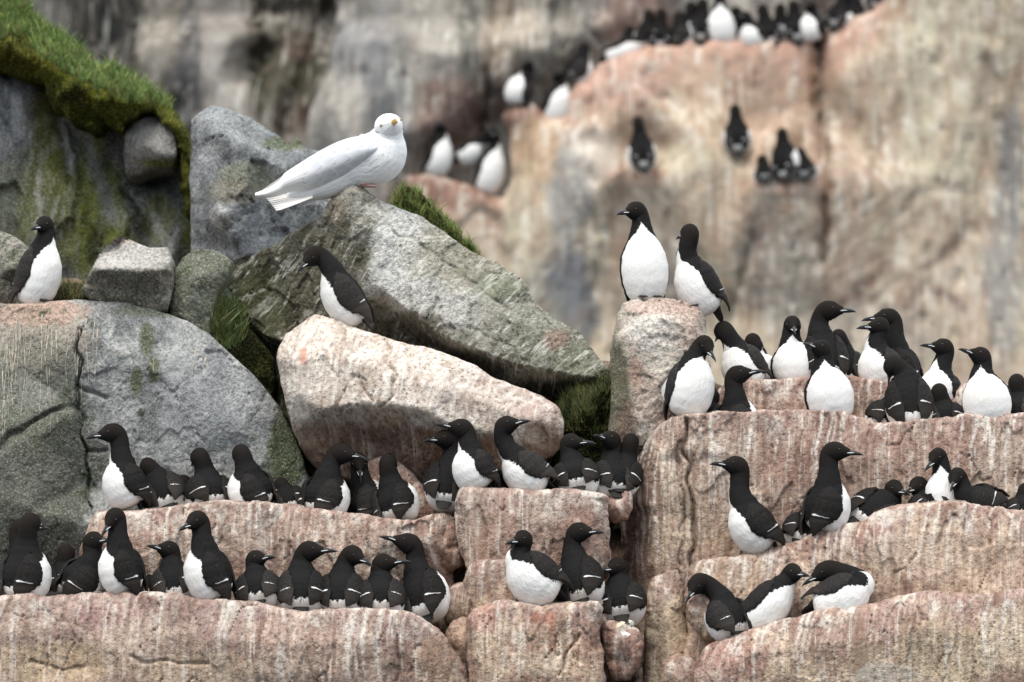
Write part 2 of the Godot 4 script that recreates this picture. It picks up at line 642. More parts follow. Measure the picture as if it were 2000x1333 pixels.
	M.foot = plain(Color(0.045, 0.04, 0.035), 0.6)
	M.gull = plain(Color(0.75, 0.76, 0.775), 0.85, 0.2)
	M.gull.normal_enabled = true
	M.gull.normal_texture = down_map
	M.gull.normal_scale = 0.5
	M.gull_wing = plain(Color(0.60, 0.63, 0.68), 0.8, 0.3)
	M.gull_tip = plain(Color(0.66, 0.645, 0.615), 0.85, 0.2)
	M.gull_bill = plain(Color(0.50, 0.31, 0.10), 0.5)
	M.gull_eye = plain(Color(0.35, 0.32, 0.18), 0.3)
	M.gull_leg = plain(Color(0.5, 0.3, 0.27), 0.6)
	var blade := StandardMaterial3D.new()
	blade.vertex_color_use_as_albedo = true
	blade.roughness = 0.75
	blade.backlight_enabled = true
	blade.backlight = Color(0.35, 0.4, 0.2)
	blade.cull_mode = BaseMaterial3D.CULL_DISABLED
	M.blade = blade


# Printed feathers of the body: dark above, white below, with a point of white running up the throat. Across: round the body from the back; up: tail to bill.
func plumage(k: int) -> ImageTexture:
	var w := 256
	var h := 512
	var im := Image.create(w, h, false, Image.FORMAT_RGB8)
	var shift := k * 17.3
	for y in h:
		var v := (y + 0.5) / h
		var half := 0.0
		var marks := [0.0, 3.4, 0.045, 3.1, 0.085, 1.75, 0.12, 1.66, 0.25, 1.60, 0.36, 1.45, 0.43, 1.22, 0.48, 0.92, 0.52, 0.58, 0.56, 0.26, 0.59, 0.0, 1.0, -0.6]
		for x in w:
			var angle := absf((x + 0.5) / w - 0.5) * TAU
			var u := (x + 0.5) / w
			if v < 0.16 or x == 0:
				var at := clampf(v + (noise_b.get_noise_2d(u * 17.0 + shift, v * 12.0) * 0.014 + noise_b.get_noise_2d(u * 60.0 + shift, v * 30.0) * 0.010 if v < 0.16 else 0.0), 0.0, 1.0)
				for i in range(0, marks.size() - 2, 2):
					if at >= marks[i] and at <= marks[i + 2]:
						half = lerpf(marks[i + 1], marks[i + 3], (at - marks[i]) / (marks[i + 2] - marks[i]))
						break
			if k == 3:
				angle -= 0.8 * smoothstep(0.5, 0.3, v)
			var rag := noise_b.get_noise_2d(u * 24.0 + shift, v * 30.0) * 0.06 + noise_b.get_noise_2d(u * 80.0 + shift, v * 90.0) * 0.05
			var white := smoothstep(-0.03, 0.03, half - angle + rag * (1.0 if v > 0.05 else 2.5))
			var soft := noise_b.get_noise_2d(u * 60.0 + shift, v * 26.0) * 0.5 + 0.5
			var fine := noise_b.get_noise_2d(u * 160.0, v * 90.0 + shift) * 0.5 + 0.5
			var back := Color(0.0095, 0.0095, 0.0104).lerp(Color(0.0180, 0.0172, 0.0175), soft * 0.7 + fine * 0.3)
			back = back.lerp(Color(0.0150, 0.0124, 0.0110), smoothstep(0.56, 0.7, v) * smoothstep(0.6, 1.8, angle))
			var belly := Color(0.78, 0.78, 0.77).lerp(Color(0.68, 0.67, 0.65), fine * 0.5)
			belly = belly.lerp(Color(0.50, 0.43, 0.35), smoothstep(0.12, 0.0, v + soft * 0.07) * 0.5)
			belly = belly.lerp(Color(0.62, 0.55, 0.44), smoothstep(0.62, 0.9, noise_a.get_noise_2d(u * 5.0 + shift, v * 7.0) + 0.45) * 0.22)
			im.set_pixel(x, y, back.lerp(belly, white).linear_to_srgb())
	return ImageTexture.create_from_image(im)


# Printed feathers of a folded wing. Across: from the back to the flank; up: from the shoulder to the tip. The white bar is the tips of the inner flight feathers.
func wing_print(k: int) -> Array:
	var w := 128
	var h := 256
	var im := Image.create(w, h, false, Image.FORMAT_RGB8)
	var lift := Image.create(w, h, false, Image.FORMAT_RGB8)
	var shift := k * 31.7
	for y in h:
		var s := (y + 0.5) / h
		for x in w:
			var u := (x + 0.5) / w
			var soft := noise_b.get_noise_2d(u * 14.0 + shift, s * 12.0) * 0.5 + 0.5
			var rows := s * 15.0 + sin(u * 22.0 + floorf(s * 15.0) * 1.9) * 0.24 + noise_b.get_noise_2d(u * 9.0, s * 9.0 + shift) * 0.3
			var scale := fposmod(rows, 1.0)
			var c := Color(0.0105, 0.0102, 0.0106).lerp(Color(0.0215, 0.0195, 0.0185), soft)
			var height := scale
			if s < 0.60:
				c = c.lerp(Color(0.060, 0.052, 0.046), smoothstep(0.76, 0.97, scale) * 0.6)
			else:
				var quill := fposmod(u * 9.0 + s * 3.0, 1.0)
				height = quill
				c = Color(0.016, 0.014, 0.013).lerp(Color(0.046, 0.039, 0.034), quill * quill * 0.7 + soft * 0.25)
			c *= [1.0, 1.35, 0.8][k]
			var bar := 0.600 + (u - 0.2) * 0.05 + noise_b.get_noise_2d(u * 20.0, shift) * 0.008
			var thick: float = lerpf(0.016, 0.005, smoothstep(0.14, 0.42, u)) * (1.0 - smoothstep([0.5, 0.36, 0.62][k], [0.62, 0.5, 0.74][k], u)) * smoothstep(0.06, 0.14, u) * [1.0, 0.75, 1.2][k]
			if absf(s - bar) < thick and (k != 1 or noise_b.get_noise_2d(u * 26.0, 4.0) > -0.55):
				c = Color(0.78, 0.79, 0.80)
			im.set_pixel(x, y, c.linear_to_srgb())
			lift.set_pixel(x, y, Color(height, height, height))
	lift.bump_map_to_normal_map(1.6)
	return [ImageTexture.create_from_image(im), ImageTexture.create_from_image(lift)]


# A skin of rings round a line of points. dors: which way the back looks at each ring; ra, rb: half width sideways and from back to belly.
func sweep(pts: PackedVector3Array, dors: PackedVector3Array, ra: PackedFloat32Array, rb: PackedFloat32Array, vv: PackedFloat32Array, segs: int, ruffle := 0.0) -> ArrayMesh:
	var n := pts.size()
	var vs := PackedVector3Array()
	var uvs := PackedVector2Array()
	for i in n:
		var before := pts[maxi(i - 1, 0)]
		var after := pts[mini(i + 1, n - 1)]
		var t := (after - before).normalized()
		var bend := Vector3.ZERO
		if i > 1 and i < n - 2:
			bend = ((pts[i + 2] - pts[i]).normalized() - (pts[i] - pts[i - 2]).normalized()) / maxf(0.001, (pts[i + 1] - pts[i - 1]).length())
		var d := (dors[i] - t * dors[i].dot(t)).normalized()
		var l := d.cross(t)
		for j in segs + 1:
			var a := TAU * j / segs
			var o := d * cos(a) * rb[i] + l * sin(a) * ra[i]
			if ruffle > 0.0:
				var f := pts[i] + o
				o *= 1.0 + ruffle * (noise_b.get_noise_3d(f.x * 26.0, f.y * 20.0, f.z * 26.0) + 0.6 * noise_b.get_noise_3d(f.x * 60.0, f.y * 50.0, f.z * 60.0)) / maxf(o.length(), 0.01) * smoothstep(0.75, 0.4, vv[i])
			var q := o.dot(bend)
			if q > 0.85:
				o *= 0.85 / q
			vs.append(pts[i] + o)
			uvs.append(Vector2(float(j) / segs, vv[i]))
	var index := PackedInt32Array()
	var normals := PackedVector3Array()
	normals.resize(vs.size())
	var row := segs + 1
	for i in n - 1:
		for j in segs:
			var a := i * row + j
			index.append_array([a, a + 1, a + row, a + 1, a + row + 1, a + row])
	for k in range(0, index.size(), 3):
		var f := (vs[index[k + 2]] - vs[index[k]]).cross(vs[index[k + 1]] - vs[index[k]])
		for m in 3:
			normals[index[k + m]] += f
	for i in n:
		var sum := normals[i * row] + normals[i * row + segs]
		normals[i * row] = sum
		normals[i * row + segs] = sum
	var tangents := PackedFloat32Array()
	for i in vs.size():
		normals[i] = normals[i].normalized()
	return mesh_of(vs, normals, uvs, index)


func mesh_of(vs: PackedVector3Array, normals: PackedVector3Array, uvs: PackedVector2Array, index: PackedInt32Array) -> ArrayMesh:
	var arrays := []
	arrays.resize(Mesh.ARRAY_MAX)
	arrays[Mesh.ARRAY_VERTEX] = vs
	arrays[Mesh.ARRAY_NORMAL] = normals
	arrays[Mesh.ARRAY_TEX_UV] = uvs
	arrays[Mesh.ARRAY_INDEX] = index
	var st := SurfaceTool.new()
	st.create_from_arrays(arrays)
	st.generate_tangents()
	return st.commit()


func table(marks: Array, t: float) -> float:
	for i in range(0, marks.size() - 2, 2):
		if t <= marks[i + 2]:
			var k := clampf((t - marks[i]) / (marks[i + 2] - marks[i]), 0.0, 1.0)
			return lerpf(marks[i + 1], marks[i + 3], k * k * (3.0 - 2.0 * k) * 0.5 + k * 0.5)
	return marks[-1]


const GIRTH := [0.0, 0.014, 0.03, 0.044, 0.08, 0.060, 0.18, 0.073, 0.34, 0.083, 0.52, 0.086, 0.70, 0.081, 0.86, 0.066, 1.0, 0.050]
const NECK := [0.0, 0.051, 0.16, 0.044, 0.34, 0.0388, 0.6, 0.0385, 0.82, 0.0408, 1.0, 0.0345]

var bird_count := 0


# v: end of the body on the rock, s: base of the neck, h: middle of the head, b: tip of the bill, in photo pixels.
# belly: which way the breast faces, in degrees (0 towards the sea, 90 to the right). z: the plane it stands on.
func murre(label: String, group: String, v: Vector2, s: Vector2, h: Vector2, b: Vector2, belly: float, z: float, o := {}) -> Node3D:
	var girth: float = o.get("girth", 1.0) * 1.10
	var segs: int = o.get("segs", 36)
	var sink: float = o.get("sink", 11.0 if o.get("feet", false) else 5.0)
	var from := ray_point(v.x, v.y + sink, z)
	var to := ray_point(s.x, s.y, z + o.get("lean", 0.0))
	var head := ray_point(h.x, h.y, z + o.get("lean", 0.0) + o.get("reach", 0.0))
	var root := Node3D.new()
	root.name = numbered("seabird")
	root.position = from
	add_child(root)
	tag(root, label, "seabird", group)
	to -= from
	head -= from
	var tip := ray_point(b.x, b.y, from.z + head.z) - from
	var axis := to.normalized()
	var long := to.length()
	var face := Vector3(sin(deg_to_rad(belly)), -0.25, cos(deg_to_rad(belly)))
	var ventral := (face - axis * face.dot(axis)).normalized()
	var across := ventral.cross(axis).normalized()
	var look := tip - head
	var whole := 0.127
	if look.length() < whole:
		look.z += sqrt(whole * whole - look.length_squared()) * (-1.0 if o.get("away", false) else 1.0)
	look = look.normalized()
	# the line of the body, neck and head
	var pts := PackedVector3Array()
	var ra := PackedFloat32Array()
	var rb := PackedFloat32Array()
	var vv := PackedFloat32Array()
	var body_rings := 26
	for i in body_rings:
		var t := pow(float(i) / body_rings, 1.25)
		pts.append(to * t + ventral * 0.014 * sin(PI * t) * girth)
		var r := table(GIRTH, t) * girth
		ra.append(r * 1.02)
		rb.append(r * 0.94)
		vv.append(t * 0.5)
	var face_at := head + look * 0.026
	var gap := to.distance_to(face_at)
	var c1: Vector3 = to + axis * gap * o.get("rise", 0.45)
	var c2 := face_at - look * minf(0.075, gap * 0.6) + Vector3.UP * 0.004
	var neck_rings := 24
	var squeeze := lerpf(1.0, girth, 0.35)
	for i in neck_rings:
		var t := float(i) / neck_rings
		pts.append(to.bezier_interpolate(c1, c2, face_at, t))
		var r := table(NECK, t) * lerpf(girth, squeeze, minf(1.0, t * 3.0))
		ra.append(r * lerpf(1.0, 0.88, smoothstep(0.2, 0.7, t)))
		rb.append(r * lerpf(0.95, 1.03, smoothstep(0.4, 0.9, t)))
		vv.append(0.5 + t * 0.3)
	for i in 10:
		var t := i / 9.0
		pts.append(face_at + look * t * 0.045 + Vector3.UP * 0.0)
		ra.append(lerpf(0.0312, 0.0078, pow(t, 0.95)))
		rb.append(lerpf(0.0354, 0.0118, pow(t, 0.85)))
		vv.append(0.8 + t * 0.2)
	pts.append(pts[-1] + look * 0.004)
	ra.append(0.001)
	rb.append(0.001)
	vv.append(1.0)
	# the back: carried along the line, then turned so that the crown is up
	var dors := PackedVector3Array()
	var d := -ventral
	var n := pts.size()
	for i in n:
		var t := (pts[mini(i + 1, n - 1)] - pts[maxi(i - 1, 0)]).normalized()
		if i > body_rings:
			d = (d - t * d.dot(t)).normalized()
		dors.append(d)
	var crown := Vector3(o.get("tilt", 0.0), 1.0, 0.0)
	crown = (crown - look * crown.dot(look)).normalized()
	var twist := dors[n - 1].signed_angle_to(crown, look)
	for i in range(body_rings, n):
		var t := (pts[mini(i + 1, n - 1)] - pts[maxi(i - 1, 0)]).normalized()
		dors[i] = dors[i].rotated(t, twist * smoothstep(0.15, 0.95, minf(1.0, float(i - body_rings) / neck_rings)))
	bird_count += 1
	var kind := bird_count * 7 % 3
	var narrow: float = o.get("narrow", 1.0)
	obj("body", sweep(pts, dors, ra, rb, vv, segs, 0.0009), body_materials[3 if narrow < 0.9 else kind], root)
	# wings and tail
	for side in [-1.0, 1.0]:
		obj("wing", folded_wing(to, ventral, across * side, girth, side, o.get("droop", 0.012), o.get("wing", narrow), o.get("tip", 0.0)), wing_materials[(kind + (1 if side > 0.0 else 0)) % 3], root)
	obj("tail", tail_shape(axis, ventral, across, girth, o.get("cock", 0.0)), M.dark, root)
	# bill, eyes
	var right := look.cross(crown)
	var at := Basis(right, crown, -look)
	if not shared.has("bill"):
		shared.bill = bill_shape()
		shared.line = line_shape()
		var ball := SphereMesh.new()
		ball.radius = 0.0042
		ball.height = 0.0084
		ball.radial_segments = 12
		ball.rings = 6
		shared.eye = ball
		shared.foot = foot_shape()
	var bill := obj("bill", shared.bill, M.bill, root)
	bill.transform = Transform3D(at, head + look * 0.062)
	for side in [-1.0, 1.0]:
		var line := obj("gape_line", shared.line, M.line, bill)
		line.transform = Transform3D(Basis(Vector3(side, 0, 0), Vector3.UP, Vector3.BACK), Vector3.ZERO)
		var e := obj("eye", shared.eye, M.eye, root)
		e.position = head + look * 0.032 + crown * 0.0095 + right * side * 0.0252
	if o.get("feet", false):
		for side in [-1.0, 1.0]:
			var f := obj("foot", shared.foot, M.foot, root)
			var ahead := Vector3(face.x, 0, face.z).normalized()
			f.transform = Transform3D(Basis(ahead.cross(Vector3.UP), Vector3.UP, -ahead), ahead * 0.066 + ahead.cross(Vector3.UP) * side * 0.03 + Vector3.UP * (o.get("foot_up", 0.0) + sink * 0.00204))
	return root


func folded_wing(to: Vector3, ventral: Vector3, across: Vector3, girth: float, side: float, droop: float, wide: float, past: float) -> ArrayMesh:
	var vs := PackedVector3Array()
	var uvs := PackedVector2Array()
	var index := PackedInt32Array()
	var rows := 40
	var m := 12
	var ring := m * 2
	for i in rows + 1:
		var s := float(i) / rows
		var t := 0.95 - s * (0.93 + past)
		var upper := table([0.0, 62.0, 0.12, 36.0, 0.35, 22.0, 0.7, 16.0, 0.88, 20.0, 1.0, 24.0], s)
		var lower := table([0.0, 70.0, 0.06, 84.0, 0.2, 96.0, 0.45, 97.0, 0.58, 93.0, 0.68, 80.0, 0.82, 62.0, 0.94, 42.0, 1.0, 28.0], s) * lerpf(wide, 1.0, s * s) + (5.0 * fposmod(s * 11.0, 1.0) if s > 0.62 else 2.0 * noise_b.get_noise_2d(s * 14.0, side * 3.0 + to.x * 40.0))
		var tt := maxf(t, 0.16)
		var mid := to * t + ventral * 0.014 * sin(PI * clampf(tt, 0.0, 1.0)) * girth
		var r := table(GIRTH, tt) * girth
		if t < 0.16:
			mid -= ventral * (t - 0.16) * to.length() * 0.12
			r *= lerpf(1.0, 0.72, clampf((0.16 - t) / 0.25, 0.0, 1.0))
		mid += (across * 0.6 - ventral * 0.7) * (0.012 + droop) * pow(smoothstep(0.5, 1.0, s), 1.2)
		var thick := 0.0095 * smoothstep(0.0, 0.12, s) * (1.0 - smoothstep(0.60, 0.66, s) * 0.5) * (1.0 - smoothstep(0.7, 1.0, s) * 0.4)
		for j in ring:
			var w := float(j) / (m - 1) if j < m else float(ring - 1 - j) / (m - 1)
			var a := deg_to_rad(lerpf(upper, lower, w))
			var off := (0.0015 + thick * pow(maxf(0.0, sin(PI * clampf(w * 0.92 + 0.06, 0.0, 1.0))), 0.6)) if j < m else -0.003
			var dir := -ventral * cos(a) * 0.94 + across * sin(a) * 1.02
			vs.append(mid + dir * (r + off))
			uvs.append(Vector2(w, s))
	for i in rows:
		for j in ring:
			var a := i * ring + j
			var b := i * ring + (j + 1) % ring
			if side < 0.0:
				index.append_array([a, a + ring, b, b, a + ring, b + ring])
			else:
				index.append_array([a, b, a + ring, b, b + ring, a + ring])
	for end in [0, rows]:
		for j in range(1, m):
			var a: int = end * ring
			index.append_array([a, a + j, a + ring - j, a + j, a + ring - 1 - j if j < m - 1 else a + j, a + ring - j])
	var normals := PackedVector3Array()
	normals.resize(vs.size())
	for k in range(0, index.size(), 3):
		var f := (vs[index[k + 2]] - vs[index[k]]).cross(vs[index[k + 1]] - vs[index[k]])
		for q in 3:
			normals[index[k + q]] += f
	for i in vs.size():
		normals[i] = normals[i].normalized() if normals[i].length() > 0.0 else Vector3.UP
	return mesh_of(vs, normals, uvs, index)


# rings of flat ovals along a line
func lathe(rings: Array, at: Basis, segs: int) -> ArrayMesh:
	var pts := PackedVector3Array()
	var dors := PackedVector3Array()
	var ra := PackedFloat32Array()
	var rb := PackedFloat32Array()
	var vv := PackedFloat32Array()
	for k in rings.size():
		var q: Array = rings[k]
		pts.append(at * Vector3(0, q[1], q[0]))
		dors.append(at.y)
		ra.append(q[2])
		rb.append(q[3])
		vv.append(float(k) / (rings.size() - 1))
	return sweep(pts, dors, ra, rb, vv, segs)


func tail_shape(axis: Vector3, ventral: Vector3, across: Vector3, girth: float, cock: float) -> ArrayMesh:
	var back := (-axis - ventral * (0.10 + cock)).normalized()
	var up := (-ventral + back * ventral.dot(back)).normalized()
	var at := Basis(across, up, back)
	var g := girth
	return lathe([[-0.075, 0.012, 0.001, 0.001], [-0.07, 0.014, 0.036 * g, 0.020], [-0.03, 0.022, 0.038 * g, 0.016], [0.0, 0.022, 0.034, 0.010], [0.025, 0.020, 0.029, 0.006], [0.042, 0.018, 0.023, 0.004], [0.049, 0.018, 0.013, 0.003], [0.051, 0.018, 0.001, 0.001]], at, 14)


# along -z from where the feathers end
func bill_shape() -> ArrayMesh:
	return lathe([[0.008, 0.0, 0.001, 0.001], [0.008, 0.0, 0.0090, 0.0126], [-0.008, -0.0004, 0.0070, 0.0106], [-0.022, -0.0010, 0.0058, 0.0094], [-0.036, -0.0016, 0.0046, 0.0080], [-0.048, -0.0024, 0.0034, 0.0060], [-0.057, -0.0042, 0.0020, 0.0034], [-0.064, -0.0070, 0.0010, 0.0014], [-0.065, -0.0075, 0.0003, 0.0003]], Basis.IDENTITY, 14)


# the pale line along the edge of the upper bill, on the right; mirrored for the left
func line_shape() -> ArrayMesh:
	var pts := PackedVector3Array()
	var dors := PackedVector3Array()
	var ra := PackedFloat32Array()
	var rb := PackedFloat32Array()
	var vv := PackedFloat32Array()
	for k in 9:
		var t := k / 8.0
		pts.append(Vector3(lerpf(0.0168, 0.0056, pow(t, 0.6)), lerpf(-0.0048, 0.0, pow(t, 0.7)), lerpf(0.016, -0.027, t)))
		dors.append(Vector3.UP)
		ra.append(0.0018 * (1.0 if k > 0 and k < 8 else 0.2))
		rb.append(lerpf(0.0028, 0.0014, t) * (1.0 if k > 0 and k < 8 else 0.2))
		vv.append(t)
	return sweep(pts, dors, ra, rb, vv, 8)


func foot_shape() -> ArrayMesh:
	var st := SurfaceTool.new()
	for toe in [-0.42, 0.0, 0.42]:
		var way := Basis(Vector3.UP, toe)
		var part := lathe([[0.012, 0.006, 0.001, 0.001], [0.010, 0.006, 0.006, 0.006], [-0.012, 0.005, 0.0052, 0.005], [-0.030, 0.004, 0.0055, 0.004], [-0.044, 0.0025, 0.003, 0.0025], [-0.048, 0.002, 0.0005, 0.0005]], Basis.IDENTITY, 8)
		st.append_from(part, 0, Transform3D(way, Vector3.ZERO))
	var web := lathe([[0.0, 0.004, 0.003, 0.001], [-0.02, 0.0035, 0.013, 0.0018], [-0.036, 0.0025, 0.018, 0.0014], [-0.038, 0.0025, 0.001, 0.0005]], Basis.IDENTITY, 10)
	st.append_from(web, 0, Transform3D.IDENTITY)
	var shank := lathe([[0.03, 0.03, 0.001, 0.001], [0.028, 0.028, 0.008, 0.008], [0.004, 0.006, 0.006, 0.006], [0.0, 0.004, 0.001, 0.001]], Basis.IDENTITY, 8)
	st.append_from(shank, 0, Transform3D.IDENTITY)
	return st.commit()


# ---------------------------------------------------------------- stone

func look(base: Dictionary, more := {}) -> Dictionary:
	var d := base.duplicate()
	d.merge(more, true)
	return d


func pink() -> Dictionary:
	return {stone = "pink", a = Color(0.366, 0.258, 0.211), b = Color(0.584, 0.476, 0.395), top = Color(0.396, 0.28, 0.25), stain = Color(0.239, 0.158, 0.123), bevel = 0.022, white = Color(0.813, 0.779, 0.718), dark = Color(0.23, 0.157, 0.127), streak = 0.75, reach_down = 0.55, tone_rate = 4.0, amp = 0.010, chip = 0.010, soft = 0.35, tall = 0.5, fine = 0.0012, edge = 0.010, smooth = 1, run = 0.06, fissure = 0.016, split = 5.0, breaks = 26}


func grey() -> Dictionary:
	return {stone = "grey", a = Color(0.17, 0.175, 0.175), b = Color(0.35, 0.36, 0.365), tone_rate = 3.5, lichen = 0.4, amp = 0.011, chip = 0.008, soft = 0.3, streak = 0.0, smooth = 1, run = 1.0, breaks = 8, fine = 0.0012}


